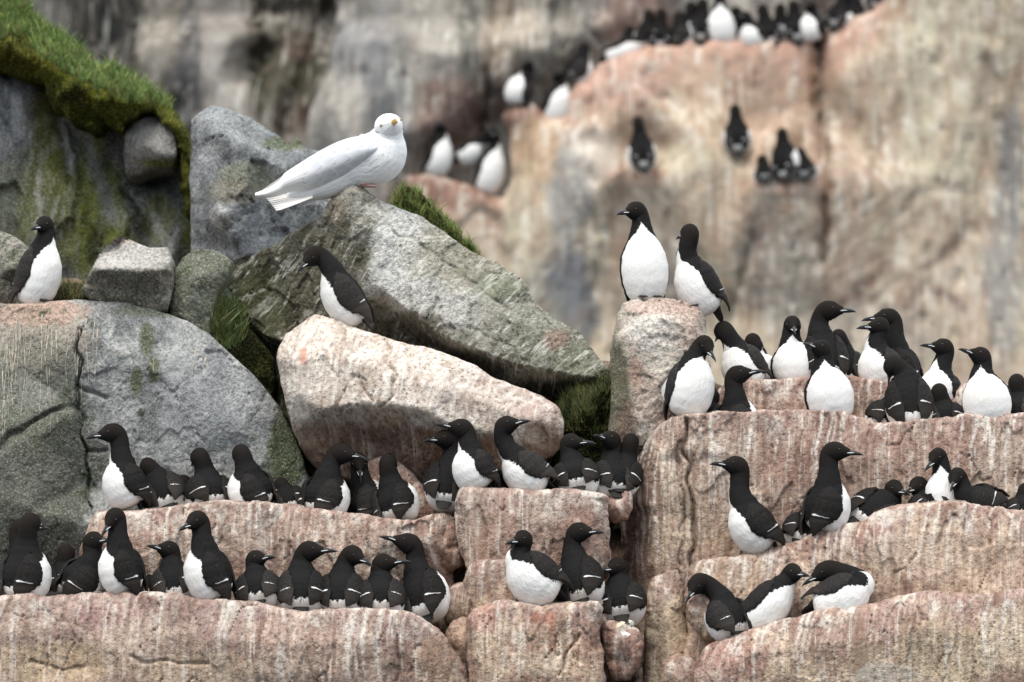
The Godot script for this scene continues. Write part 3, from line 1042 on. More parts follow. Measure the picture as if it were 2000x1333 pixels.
func build_background():
	var z := -13.0
	var dark := {a = Color(0.0759, 0.0739, 0.0697), b = Color(0.309, 0.289, 0.262), cell = 0.032, close = 0.28, amp = 0.10, chip = 0.07, rate = 1.0, tall = 0.35, bevel = 0.12, edge = 0.03, tone_rate = 0.9, tone_tall = 0.3, depth = 1.5, stone = "far_grey", size = 2.0, fissure = 0.04, gap = 0.13, split = 1.5, split_tall = 0.10, run = 0.07, soft = 0.2, fine = 0.008, streak = 0.35, reach_down = 9.0, smooth = 1}
	var o := rock("far_cliff", [-900, -400, 0, 1500, -400, 0, 1500, 1800, 0, -900, 1800, 0],
		[130, 40, -40, 180, 200, -45, 260, 60, -40, 300, 60, 30, 330, 250, 25, 390, 60, 0, 420, 200, 20, 470, 60, 25, 480, 300, 20, 505, 100, -45, 530, 80, -40, 550, 160, 10, 600, 200, 0, 640, 40, -40],
		z - 1.0, look(dark, {tints = [
			[200, 90, 70, 200, Color(0.0191, 0.0194, 0.0186), 0.9], [310, 90, 40, 150, Color(0.273, 0.25, 0.213), 0.8], [372, 130, 26, 140, Color(0.0897, 0.0903, 0.095), 0.8], [440, 120, 45, 160, Color(0.319, 0.303, 0.281), 0.8],
			[345, 170, 40, 60, Color(0.0499, 0.0511, 0.0543), 0.8], [506, 60, 20, 150, Color(0.0163, 0.019, 0.0124), 0.95], [560, 140, 60, 110, Color(0.0534, 0.0519, 0.0344), 0.85], [580, 90, 30, 30, Color(0.0728, 0.049, 0.0409), 0.7], [580, 235, 50, 30, Color(0.0541, 0.0331, 0.0268), 0.8], [590, 10, 70, 22, Color(0.0134, 0.0142, 0.01), 0.9]]}))
	tag(o, "dark grey streaked far cliff wall behind the mossy bank", "", "", "structure")
	o = rock("far_cliff", [640, -400, 0, 1900, -400, 0, 1900, 500, 0, 700, 700, 0, 610, 330, 0, 592, 250, 10, 605, 200, 15, 650, 130, 0, 655, 60, 0],
		[700, 60, 30, 720, 200, 35, 700, 290, 30, 790, 60, 10, 800, 200, 10, 850, 100, 25, 860, 250, 15, 930, 60, -10, 980, 60, 20, 1040, 90, 20, 1110, 40, 0, 900, 300, -20, 1300, 0, 0],
		z - 0.3, look(dark, {a = Color(0.213, 0.204, 0.188), b = Color(0.36, 0.338, 0.305), tints = [
			[700, 100, 60, 60, Color(0.261, 0.262, 0.269), 0.7], [690, 240, 80, 70, Color(0.383, 0.365, 0.333), 0.6], [760, 150, 40, 160, Color(0.208, 0.21, 0.217), 0.7], [700, 135, 34, 10, Color(0.0799, 0.0778, 0.0792), 0.7], [830, 60, 60, 110, Color(0.359, 0.333, 0.295), 0.6],
			[920, 80, 22, 150, Color(0.0965, 0.0972, 0.0821), 0.75], [1000, 70, 60, 90, Color(0.412, 0.346, 0.279), 0.7], [1090, 60, 40, 100, Color(0.272, 0.25, 0.214), 0.6], [880, 240, 70, 90, Color(0.217, 0.136, 0.11), 0.85], [960, 180, 40, 60, Color(0.139, 0.0936, 0.0785), 0.7], [1230, 40, 70, 60, Color(0.209, 0.132, 0.113), 0.8]]}))
	tag(o, "grey and tan columns of the far cliff above the gull", "", "", "structure")
	var warm := look(dark, {stone = "far", a = Color(0.396, 0.289, 0.214), b = Color(0.516, 0.474, 0.36), top = Color(0.498, 0.308, 0.246), top_deep = 0.45, streak = 0.7, dark = Color(0.237, 0.161, 0.118), amp = 0.035, chip = 0.02, soft = 0.4})
	o = rock("far_cliff", [790, 345, -10, 850, 330, 0, 890, 350, 0, 930, 360, 0, 985, 385, 5, 1000, 320, 0, 984, 250, 0, 990, 204, 4, 1040, 198, 4, 1066, 230, 0, 1100, 225, 0, 1118, 160, 0, 1170, 118, 0, 1230, 95, 0, 1330, 78, 0, 1480, 74, 0, 1600, 70, 0, 1650, 40, 0, 1720, 0, 0, 1760, -300, 0, 2260, -300, 0, 2260, 1300, 0, 700, 1300, 0, 720, 500, 0],
		[1100, 420, 10, 1140, 300, 15, 1250, 200, 10, 1225, 336, 30, 1285, 336, 26, 1250, 352, 20, 1240, 300, -6, 1420, 190, 0, 1400, 300, 24, 1480, 300, 24, 1440, 316, 16, 1440, 262, -6, 1480, 350, 34, 1605, 346, 34, 1540, 330, -4, 1610, 200, -8, 1605, 90, -10, 1640, 150, 15, 1700, 300, 10, 1780, 80, 5, 1850, 350, 10, 1900, 120, -5, 1950, 300, -20, 1000, 560, 10, 1180, 620, -10, 1400, 500, 15, 1650, 620, 10, 1850, 600, 10],
		z, look(warm, {veins = [vein([1630, 606, 1680, 565, 1735, 525], z, 0.04, Color(0.16, 0.103, 0.0792), 0.85), vein([1730, 610, 1790, 545, 1850, 485, 1900, 440, 1935, 425], z, 0.045, Color(0.218, 0.16, 0.123), 0.8), vein([1770, 600, 1790, 570, 1840, 572, 1880, 600], z, 0.035, Color(0.16, 0.106, 0.0918), 0.85), vein([1600, 80, 1600, 200, 1612, 330, 1606, 600], z, 0.05, Color(0.218, 0.16, 0.118), 0.7), vein([1320, 380, 1310, 480, 1330, 600], z, 0.05, Color(0.391, 0.334, 0.274), 0.6), vein([1500, 380, 1500, 480, 1506, 620], z, 0.05, Color(0.405, 0.348, 0.297), 0.55), vein([1745, 80, 1750, 250, 1740, 400], z, 0.05, Color(0.422, 0.319, 0.244), 0.5), vein([1360, 100, 1366, 260], z, 0.05, Color(0.453, 0.342, 0.259), 0.55), vein([1500, 90, 1504, 240], z, 0.05, Color(0.421, 0.319, 0.252), 0.5), vein([1590, 90, 1586, 200], z, 0.03, Color(0.47, 0.288, 0.186), 0.6), vein([1850, 60, 1846, 300], z, 0.05, Color(0.391, 0.288, 0.214), 0.5), vein([1920, 150, 1925, 420], z, 0.06, Color(0.406, 0.319, 0.245), 0.5), vein([1690, 420, 1700, 300, 1760, 180], z, 0.03, Color(0.258, 0.189, 0.141), 0.5)], cracks = [crack([1605, 60, 1600, 200, 1612, 340, 1606, 520], z, 0.03, 0.12), crack([1470, 470, 1440, 560, 1420, 640], z, 0.025, 0.06), crack([1760, 420, 1800, 380, 1880, 370], z, 0.03, 0.02), crack([1690, 600, 1750, 560, 1850, 500, 1900, 440], z, 0.03, 0.02)], tints = [
			[880, 370, 110, 40, Color(0.177, 0.0973, 0.0728), 0.85], [1025, 225, 50, 40, Color(0.223, 0.117, 0.0838), 0.85], [1150, 130, 50, 30, Color(0.521, 0.368, 0.31), 0.8], [1200, 170, 90, 40, Color(0.521, 0.341, 0.274), 0.6], [1380, 110, 160, 30, Color(0.523, 0.338, 0.262), 0.6], [1000, 260, 40, 60, Color(0.235, 0.138, 0.111), 0.85], [860, 360, 60, 30, Color(0.262, 0.164, 0.129), 0.8], [930, 330, 60, 40, Color(0.306, 0.176, 0.133), 0.7],
			[1050, 290, 60, 60, Color(0.521, 0.392, 0.255), 0.6], [1110, 380, 40, 100, Color(0.317, 0.323, 0.321), 0.8], [1160, 310, 40, 60, Color(0.448, 0.42, 0.376), 0.6], [1110, 540, 45, 60, Color(0.175, 0.195, 0.222), 0.85], [1130, 620, 40, 60, Color(0.213, 0.232, 0.247), 0.8], [1165, 480, 22, 90, Color(0.517, 0.457, 0.339), 0.8], [1195, 590, 20, 90, Color(0.519, 0.419, 0.32), 0.8],
			[930, 470, 70, 70, Color(0.401, 0.329, 0.252), 0.6], [1040, 600, 60, 60, Color(0.289, 0.292, 0.27), 0.6], [1280, 420, 70, 70, Color(0.467, 0.403, 0.335), 0.5], [1310, 560, 60, 100, Color(0.338, 0.328, 0.302), 0.6], [1400, 420, 90, 80, Color(0.515, 0.369, 0.273), 0.5], [1540, 560, 60, 120, Color(0.326, 0.312, 0.284), 0.6], [1470, 500, 26, 100, Color(0.21, 0.195, 0.182), 0.55],
			[1640, 470, 60, 160, Color(0.486, 0.392, 0.315), 0.6], [1850, 520, 120, 160, Color(0.46, 0.368, 0.29), 0.6], [1700, 660, 120, 80, Color(0.361, 0.334, 0.297), 0.55], [1975, 330, 26, 130, Color(0.168, 0.176, 0.183), 0.85], [1960, 560, 40, 160, Color(0.254, 0.256, 0.251), 0.8], [1280, 245, 34, 34, Color(0.292, 0.233, 0.188), 0.8], [1600, 250, 16, 150, Color(0.32, 0.2, 0.152), 0.6], [1240, 345, 70, 18, Color(0.521, 0.362, 0.287), 0.6], [1530, 360, 80, 16, Color(0.523, 0.339, 0.263), 0.6], [1420, 200, 120, 90, Color(0.521, 0.373, 0.277), 0.45]]}))
	tag(o, "sunless pink and tan far cliff with birds along its edge", "", "", "structure")
	# the near cliff's own body, behind the loose blocks
	o = rock("cliff", [-400, 560, -60, 380, 560, -60, 470, 620, -30, 620, 600, -40, 1150, 700, -50, 1210, 700, -40, 1330, 640, -60, 1420, 760, -60, 2400, 770, -60, 2400, 1800, 0, -400, 1800, 0],
		[500, 700, -70, 520, 690, -85, 560, 760, -30, 700, 900, -20, 800, 900, -30, 1150, 900, -60, 1205, 1060, -20, 900, 1200, 0, 1600, 900, -50], -0.45,
		{a = Color(0.145, 0.112, 0.0792), b = Color(0.29, 0.198, 0.145), cell = 0.016, amp = 0.035, chip = 0.02, rate = 4.0, bevel = 0.05, moss = 0.1, depth = 3.0, soft = 0.3, tints = [[500, 700, 90, 90, Color(0.055, 0.066, 0.033), 0.85], [1150, 850, 60, 120, Color(0.0495, 0.0605, 0.0308), 0.9], [560, 850, 50, 80, Color(0.0792, 0.0924, 0.0396), 0.8], [820, 960, 100, 60, Color(0.317, 0.185, 0.145), 0.8]]})
	tag(o, "brown and mossy cliff behind the loose blocks", "", "", "structure")


func build_left_side():
	var z := -3.0
	var o := rock("cliff", [-260, 60, 0, -60, 95, 0, 20, 125, 0, 90, 165, 0, 150, 215, 0, 215, 240, 0, 300, 215, 0, 345, 255, 0, 366, 320, 0, 374, 420, 0, 380, 560, 0, 380, 760, 0, -260, 760, 0],
		[40, 200, 12, 70, 320, 8, 110, 240, -6, 150, 380, 14, 190, 300, -8, 215, 420, 6, 60, 460, 20, 240, 330, -20, 290, 345, -30, 340, 345, -20, 260, 420, 10, 300, 440, 6, 330, 500, 14, 180, 520, 10], z,
		look(grey(), {a = Color(0.075, 0.082, 0.09), b = Color(0.165, 0.175, 0.19), fissure = 0.035, split = 2.4, split_tall = 0.22, cell = 0.012, amp = 0.045, chip = 0.03, rate = 2.4, tall = 0.5, bevel = 0.06, tone_tall = 0.3, streak = 0.35, white = Color(0.462, 0.475, 0.475), dark = Color(0.0605, 0.066, 0.055), reach_down = 3.0, depth = 1.5, lichen = 0.0, tints = [
			[95, 270, 26, 70, Color(0.158, 0.172, 0.0462), 0.85], [120, 400, 60, 110, Color(0.112, 0.116, 0.0422), 0.75], [170, 330, 22, 90, Color(0.112, 0.125, 0.033), 0.8], [210, 400, 34, 80, Color(0.152, 0.178, 0.0264), 0.75], [60, 420, 90, 120, Color(0.0858, 0.095, 0.0528), 0.7], [225, 460, 60, 60, Color(0.0924, 0.103, 0.0462), 0.7], [310, 420, 34, 50, Color(0.158, 0.165, 0.0528), 0.7], [365, 380, 12, 150, Color(0.099, 0.119, 0.0264), 0.85], [30, 230, 60, 60, Color(0.251, 0.264, 0.284), 0.5], [290, 520, 110, 50, Color(0.0792, 0.0818, 0.0528), 0.6]],
			veins = [vein([98, 195, 94, 260, 104, 350], z, 0.07, Color(0.155, 0.165, 0.035), 0.9), vein([180, 265, 176, 340, 168, 420, 165, 520], z, 0.045, Color(0.13, 0.15, 0.025), 0.85), vein([212, 330, 225, 400, 240, 470], z, 0.06, Color(0.16, 0.185, 0.025), 0.8), vein([366, 270, 368, 360, 372, 470], z, 0.035, Color(0.14, 0.16, 0.03), 0.9), vein([70, 360, 66, 440, 60, 520], z, 0.06, Color(0.11, 0.12, 0.04), 0.8), vein([120, 330, 128, 420, 130, 500], z, 0.05, Color(0.105, 0.115, 0.035), 0.7),
				vein([150, 215, 175, 300, 205, 380, 220, 430], z, 0.03, Color(0.30, 0.31, 0.33), 0.7), vein([36, 150, 30, 220, 40, 270], z, 0.025, Color(0.34, 0.36, 0.39), 0.7), vein([118, 200, 130, 280, 138, 330], z, 0.02, Color(0.30, 0.31, 0.32), 0.6), vein([300, 420, 320, 460, 345, 520], z, 0.02, Color(0.33, 0.34, 0.34), 0.6), vein([78, 340, 82, 420, 80, 500], z, 0.012, Color(0.38, 0.38, 0.36), 0.6), vein([235, 360, 262, 420, 280, 480], z, 0.03, Color(0.045, 0.05, 0.04), 0.7)],
			cracks = [crack([150, 330, 175, 420, 190, 520], z, 0.02, 0.05), crack([245, 370, 280, 420, 300, 470], z, 0.02, 0.05), crack([110, 190, 118, 280, 140, 360], z, 0.015, 0.04)]}))
	tag(o, "dark wet cliff face streaked with yellow green moss", "", "", "structure")
	o = rock("boulder", [240, 260, -4, 255, 238, -8, 300, 226, -8, 330, 232, -6, 345, 262, -2, 344, 300, 2, 335, 322, 0, 300, 330, 0, 262, 345, -2, 245, 338, -6, 240, 300, -6],
		[290, 285, 14, 320, 310, 16, 265, 290, 6], z + 0.18, look(grey(), {a = Color(0.172, 0.165, 0.158), b = Color(0.277, 0.271, 0.264), cell = 0.012, depth = 0.35, lichen = 0.1, streak = 0.25, white = Color(0.528, 0.528, 0.528), tints = [[310, 318, 40, 9, Color(0.145, 0.178, 0.0264), 0.9]]}))
	tag(o, "squarish brown grey stone wedged under the moss of the dark cliff", "boulder")
	# the bank of moss on top
	var bank := rock("moss", [-260, -140, -30, -60, -70, -20, 10, -30, -10, 60, 25, -10, 110, 70, -10, 160, 105, -8, 220, 140, -8, 290, 170, -8, 318, 200, -4, 345, 232, 0, 368, 270, 4, 376, 330, 4, 374, 420, 2, 366, 420, 0, 358, 330, 4, 340, 268, 6, 318, 226, 8, 285, 214, 10, 252, 232, 10, 236, 262, 10, 205, 240, 12, 180, 252, 12, 150, 232, 12, 120, 214, 12, 90, 172, 12, 60, 158, 14, 25, 138, 14, -60, 128, 14, -260, 60, 14],
		[-200, 20, 30, 0, 80, 32, 60, 110, 32, 130, 150, 34, 200, 190, 34, 270, 196, 30, 330, 240, 18], z + 0.15,
		{a = Color(0.09, 0.11, 0.02), b = Color(0.26, 0.28, 0.04), cell = 0.012, amp = 0.05, chip = 0.0, rate = 6.0, fine = 0.012, bevel = 0.06, edge = 0.03, tone_rate = 7.0, depth = 1.2, soft = 0.7, stone = "moss", fissure = 0.0, size = 0.7, tints = [[40, 105, 70, 30, Color(0.172, 0.145, 0.0264), 0.6], [180, 245, 60, 22, Color(0.0594, 0.099, 0.0158), 0.7], [110, 190, 60, 22, Color(0.055, 0.044, 0.0198), 0.6], [270, 210, 60, 20, Color(0.172, 0.185, 0.0264), 0.6]]})
	tag(bank, "bank of green and yellow moss capping the dark cliff", "moss", "", "stuff")
	o = rock("boulder", [372, 560, 0, 372, 470, 0, 371, 330, 0, 374, 235, 0, 392, 215, 0, 415, 204, -4, 440, 210, -4, 474, 224, -4, 510, 244, -6, 545, 262, -8, 562, 280, -6, 580, 266, -8, 596, 284, -8, 626, 292, -12, 640, 330, -12, 680, 420, -10, 650, 560, 0, 520, 640, 0, 380, 640, 0],
		[420, 260, 22, 500, 300, 26, 560, 330, 20, 400, 330, 16, 470, 390, 34, 430, 420, 40, 385, 440, 10, 520, 400, 20, 560, 420, 10, 450, 440, 36, 470, 500, 26, 600, 360, 4], -2.0,
		look(grey(), {a = Color(0.155, 0.165, 0.175), b = Color(0.32, 0.335, 0.35), fissure = 0.03, split = 3.0, cell = 0.011, amp = 0.02, chip = 0.022, smooth = 1, reach = 1, soft = 0.2, depth = 1.0, lichen = 0.15, moss = 0.05, tints = [[560, 280, 50, 14, Color(0.112, 0.132, 0.0462), 0.7], [480, 345, 60, 26, Color(0.172, 0.185, 0.112), 0.6], [450, 375, 50, 24, Color(0.185, 0.165, 0.125), 0.7], [425, 425, 20, 24, Color(0.528, 0.528, 0.528), 0.6], [410, 300, 20, 14, Color(0.554, 0.568, 0.581), 0.6], [500, 470, 60, 40, Color(0.277, 0.304, 0.343), 0.6]]}))
	tag(o, "large angular grey rock leaning behind the gull's tail", "boulder")


func build_boulders():
	var o := rock("boulder", [-80, 470, -6, 0, 450, -6, 30, 462, -6, 56, 490, -4, 70, 540, -2, 66, 610, 0, -80, 640, 0], [20, 520, 8, -20, 560, 8], -0.5, look(grey(), {a = Color(0.132, 0.132, 0.112), b = Color(0.264, 0.257, 0.218), moss = 0.1, streak = 0.4, depth = 0.3}))
	tag(o, "mossy grey boulder behind the white breasted bird at far left", "boulder")
	var z := -0.22
	o = rock("boulder", [-260, 610, -8, -60, 592, -4, 60, 590, -2, 150, 584, -2, 200, 586, -2, 240, 590, -3, 290, 600, -3, 335, 613, -3, 372, 630, -3, 410, 655, -3, 450, 690, -3, 500, 738, -3, 528, 772, -4, 555, 815, -5, 578, 860, -6, 592, 900, -6, 604, 960, -6, 610, 1060, -6, 560, 1100, 0, -260, 1250, 0],
		[150, 640, 6, 160, 800, 4, 164, 950, 2, 140, 810, 14, 80, 850, 18, 0, 880, 22, 60, 1000, 22, 250, 700, 8, 350, 750, 10, 450, 830, 8, 330, 900, 8, 500, 880, 2, -200, 900, 20, 60, 740, 6], z,
		look(grey(), {a = Color(0.224, 0.231, 0.238), b = Color(0.436, 0.442, 0.442), soft = 0.25, bevel = 0.022, edge = 0.005, amp = 0.009, chip = 0.006, depth = 0.9, streak = 0.0, lichen = 0.75, moss = 0.02, tone_rate = 5.0, cracks = [crack([152, 640, 158, 740, 155, 800, 163, 870, 172, 960, 180, 1000], z, 0.0055, 0.05), crack([150, 795, 110, 806, 60, 836, 20, 868, -20, 890], z, 0.013, 0.045), crack([158, 752, 185, 768, 205, 775], z, 0.008, 0.025), crack([165, 880, 205, 876], z, 0.006, 0.02)],
			tints = [[60, 660, 100, 70, Color(0.52, 0.45, 0.37), 0.75], [60, 770, 90, 120, Color(0.152, 0.156, 0.125), 0.75], [70, 930, 110, 140, Color(0.116, 0.119, 0.0898), 0.85], [0, 1060, 160, 80, Color(0.112, 0.116, 0.0924), 0.8], [70, 610, 100, 26, Color(0.554, 0.383, 0.304), 0.8], [285, 665, 12, 34, Color(0.112, 0.125, 0.066), 0.85], [265, 745, 12, 30, Color(0.106, 0.119, 0.0594), 0.85], [300, 725, 14, 26, Color(0.106, 0.119, 0.0594), 0.85], [560, 880, 34, 90, Color(0.0726, 0.0898, 0.033), 0.9], [300, 606, 90, 14, Color(0.158, 0.172, 0.112), 0.7], [275, 808, 8, 8, Color(0.044, 0.0495, 0.033), 0.9], [400, 780, 100, 90, Color(0.317, 0.33, 0.35), 0.5], [420, 960, 90, 40, Color(0.343, 0.343, 0.29), 0.5], [520, 940, 30, 40, Color(0.132, 0.158, 0.0924), 0.6]]}))
	tag(o, "broad grey lichen spotted boulder with a dark vertical crack", "boulder")
	droppings(o, z)
	o = rock("boulder", [156, 566, 0, 166, 545, 0, 180, 520, 0, 205, 488, -6, 238, 462, -10, 262, 470, -10, 290, 483, -8, 326, 484, -8, 334, 510, -4, 338, 545, -2, 332, 575, 0, 326, 606, 0, 296, 610, 0, 262, 600, 0, 220, 592, 0, 175, 586, 0],
		[185, 527, 8, 230, 523, 12, 262, 526, 13, 300, 527, 11, 330, 527, 6, 240, 565, 4, 290, 575, 3, 200, 560, 2, 250, 495, 0], -0.26,
		look(grey(), {a = Color(0.139, 0.129, 0.106), b = Color(0.224, 0.205, 0.165), smooth = 1, reach = 1, soft = 0.15, bevel = 0.012, depth = 0.3, edge = 0.006, tints = [[265, 497, 80, 30, Color(0.47, 0.45, 0.43), 0.9], [215, 515, 40, 14, Color(0.528, 0.508, 0.488), 0.8], [245, 468, 26, 8, Color(0.396, 0.264, 0.224), 0.6]]}))
	tag(o, "angular stone with a whitened top on the broad grey boulder", "boulder")
	o = rock("boulder", [330, 640, 0, 330, 600, 0, 338, 530, 0, 356, 503, -4, 380, 491, -6, 405, 489, -6, 432, 494, -4, 452, 512, 0, 444, 540, 0, 430, 560, 0, 421, 582, 0, 416, 612, 0, 410, 660, 0, 370, 660, 0], [390, 540, 8, 370, 580, 6], -0.36,
		look(grey(), {a = Color(0.125, 0.132, 0.099), b = Color(0.224, 0.231, 0.178), soft = 0.4, bevel = 0.03, depth = 0.3, moss = 0.18}))
	tag(o, "rounded mossy olive boulder beside the whitened stone", "boulder")
	# the great slab under the gull
	z = -0.56
	o = rock("boulder", [442, 560, -10, 450, 520, -14, 470, 505, -16, 500, 497, -16, 535, 478, -16, 566, 456, -14, 600, 436, -12, 628, 420, -10, 642, 398, -8, 664, 372, -6, 690, 355, -6, 712, 368, -8, 740, 388, -10, 790, 408, -14, 835, 432, -16, 880, 462, -18, 925, 494, -20, 970, 512, -22, 1006, 532, -22, 1030, 560, -22, 1045, 592, -22, 1090, 626, -22, 1130, 650, -20, 1162, 690, -14, 1190, 720, -6, 1186, 742, -4, 1150, 762, -12, 1095, 783, -28, 1000, 780, -30, 760, 780, -26, 640, 760, -22, 590, 700, -14, 552, 668, -8, 518, 655, -10, 494, 630, -12, 470, 596, -10],
		[690, 372, 6, 700, 430, 10, 715, 500, 12, 745, 565, 16, 660, 430, 2, 640, 470, -5, 600, 540, -12, 560, 600, -15, 650, 560, -4, 690, 620, -3, 520, 560, -18, 790, 480, 6, 850, 560, 10, 780, 596, 15, 830, 634, 17, 885, 668, 17, 945, 690, 15, 1005, 712, 13, 1080, 728, 8, 1150, 738, 2, 950, 590, 4, 1050, 650, 0, 760, 612, -6, 830, 668, -8, 900, 700, -8, 980, 728, -10, 1080, 752, -12], z,
		look(grey(), {stone = "slab", a = Color(0.211, 0.205, 0.172), b = Color(0.436, 0.416, 0.37), smooth = 1, reach = 1, soft = 0.2, bevel = 0.015, edge = 0.010, amp = 0.011, chip = 0.012, rate = 6.0, depth = 0.7, lean = 0.62, tone_rate = 6.0, tone_tall = 1.0, streak = 0.42, run = 0.15, reach_down = 3.0, white = Color(0.66, 0.647, 0.594), dark = Color(0.132, 0.132, 0.099), lichen = 0.08,
			cracks = [crack([650, 400, 640, 450, 625, 480], z, 0.012, 0.03), crack([800, 460, 880, 520, 960, 580, 1000, 620], z, 0.008, 0.016), crack([880, 640, 960, 660, 1060, 730], z, 0.007, 0.012)],
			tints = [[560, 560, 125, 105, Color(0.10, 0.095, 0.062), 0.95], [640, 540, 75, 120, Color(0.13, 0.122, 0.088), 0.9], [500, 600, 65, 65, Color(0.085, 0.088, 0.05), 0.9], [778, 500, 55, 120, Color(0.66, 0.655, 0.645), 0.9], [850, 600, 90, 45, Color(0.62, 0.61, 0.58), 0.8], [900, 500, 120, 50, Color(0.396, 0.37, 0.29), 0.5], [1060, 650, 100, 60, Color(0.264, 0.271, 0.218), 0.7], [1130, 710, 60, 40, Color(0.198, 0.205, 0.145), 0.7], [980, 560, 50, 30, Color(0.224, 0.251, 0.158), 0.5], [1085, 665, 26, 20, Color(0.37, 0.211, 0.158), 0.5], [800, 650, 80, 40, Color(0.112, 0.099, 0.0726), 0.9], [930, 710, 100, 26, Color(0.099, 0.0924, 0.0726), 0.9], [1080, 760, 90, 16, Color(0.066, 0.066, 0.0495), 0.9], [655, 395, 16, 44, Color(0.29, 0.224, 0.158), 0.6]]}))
	tag(o, "great pointed grey slab that the white gull sits on", "boulder")
	z = -0.12
	o = rock("boulder", [540, 700, -6, 543, 682, -8, 560, 652, -10, 590, 630, -10, 614, 615, -10, 650, 622, -10, 690, 636, -10, 730, 652, -10, 780, 666, -10, 830, 676, -10, 880, 692, -10, 925, 712, -10, 965, 735, -10, 1010, 755, -10, 1055, 772, -10, 1090, 795, -8, 1102, 830, -6, 1098, 860, -8, 1080, 885, -14, 1040, 905, -20, 960, 925, -24, 880, 935, -28, 800, 945, -30, 700, 940, -30, 620, 915, -24, 590, 880, -16, 572, 838, -8, 556, 785, -4, 546, 745, -4],
		[575, 700, 5, 640, 690, 6, 720, 710, 8, 800, 740, 9, 880, 760, 10, 960, 790, 9, 1040, 820, 6, 580, 770, 6, 630, 800, 9, 700, 790, 12, 760, 790, 13, 820, 800, 13, 880, 830, 12, 960, 850, 8, 1030, 870, 2, 620, 850, -8, 700, 860, -14, 780, 870, -16, 850, 880, -10, 930, 890, -8], z,
		look(pink(), {a = Color(0.62, 0.55, 0.485), b = Color(0.82, 0.78, 0.71), top = Color(0.70, 0.61, 0.535), top_deep = 0.06, stain = Color(0.50, 0.41, 0.34), soft = 0.5, bevel = 0.03, edge = 0.006, amp = 0.010, chip = 0.005, depth = 0.6, streak = 0.6, reach_down = 0.35, lean = 0.06,
			cracks = [crack([748, 660, 760, 700, 770, 740, 768, 780, 745, 800], z, 0.005, 0.025), crack([705, 740, 725, 790], z, 0.005, 0.02), crack([622, 660, 640, 710, 660, 740], z, 0.004, 0.012)],
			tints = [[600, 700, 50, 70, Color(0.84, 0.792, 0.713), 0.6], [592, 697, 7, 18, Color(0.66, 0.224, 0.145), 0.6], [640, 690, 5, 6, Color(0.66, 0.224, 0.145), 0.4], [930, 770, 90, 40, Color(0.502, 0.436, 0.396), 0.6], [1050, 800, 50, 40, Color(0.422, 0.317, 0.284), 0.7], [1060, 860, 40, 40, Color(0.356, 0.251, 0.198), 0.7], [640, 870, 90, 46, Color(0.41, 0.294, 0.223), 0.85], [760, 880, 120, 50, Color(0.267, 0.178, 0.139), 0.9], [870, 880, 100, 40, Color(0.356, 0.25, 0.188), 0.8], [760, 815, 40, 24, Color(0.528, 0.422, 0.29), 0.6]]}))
	tag(o, "pale pinkish slab under the great pointed slab", "boulder")
	# the pillar with two birds on it
	z = -0.22
	o = rock("boulder", [1196, 700, -8, 1198, 650, -8, 1206, 615, -8, 1218, 592, -10, 1240, 583, -10, 1285, 582, -10, 1335, 588, -12, 1366, 600, -14, 1376, 625, -16, 1384, 680, -16, 1396, 760, -16, 1400, 900, -10, 1240, 940, -10, 1196, 880, -8, 1194, 790, -8],
		[1205, 665, 3, 1222, 710, 5, 1232, 770, 6, 1240, 850, 6, 1260, 620, 4, 1330, 630, 2, 1320, 720, 4, 1280, 760, 6, 1355, 640, -2, 1208, 760, -4], z,
		look(grey(), {a = Color(0.449, 0.376, 0.323), b = Color(0.739, 0.673, 0.607), smooth = 1, reach = 1, soft = 0.3, bevel = 0.02, depth = 0.4, amp = 0.012, chip = 0.008, rate = 8.0, lichen = 0.3, tints = [[1205, 770, 22, 120, Color(0.152, 0.152, 0.099), 0.92], [1225, 850, 22, 60, Color(0.224, 0.145, 0.112), 0.8], [1300, 600, 80, 14, Color(0.554, 0.396, 0.343), 0.7], [1350, 640, 20, 50, Color(0.554, 0.409, 0.343), 0.7], [1270, 650, 40, 40, Color(0.766, 0.726, 0.686), 0.6], [1240, 730, 14, 30, Color(0.396, 0.251, 0.198), 0.6], [1280, 780, 40, 50, Color(0.581, 0.436, 0.37), 0.6]]}))
	tag(o, "whitened upright rock pillar with two birds on its top", "boulder")


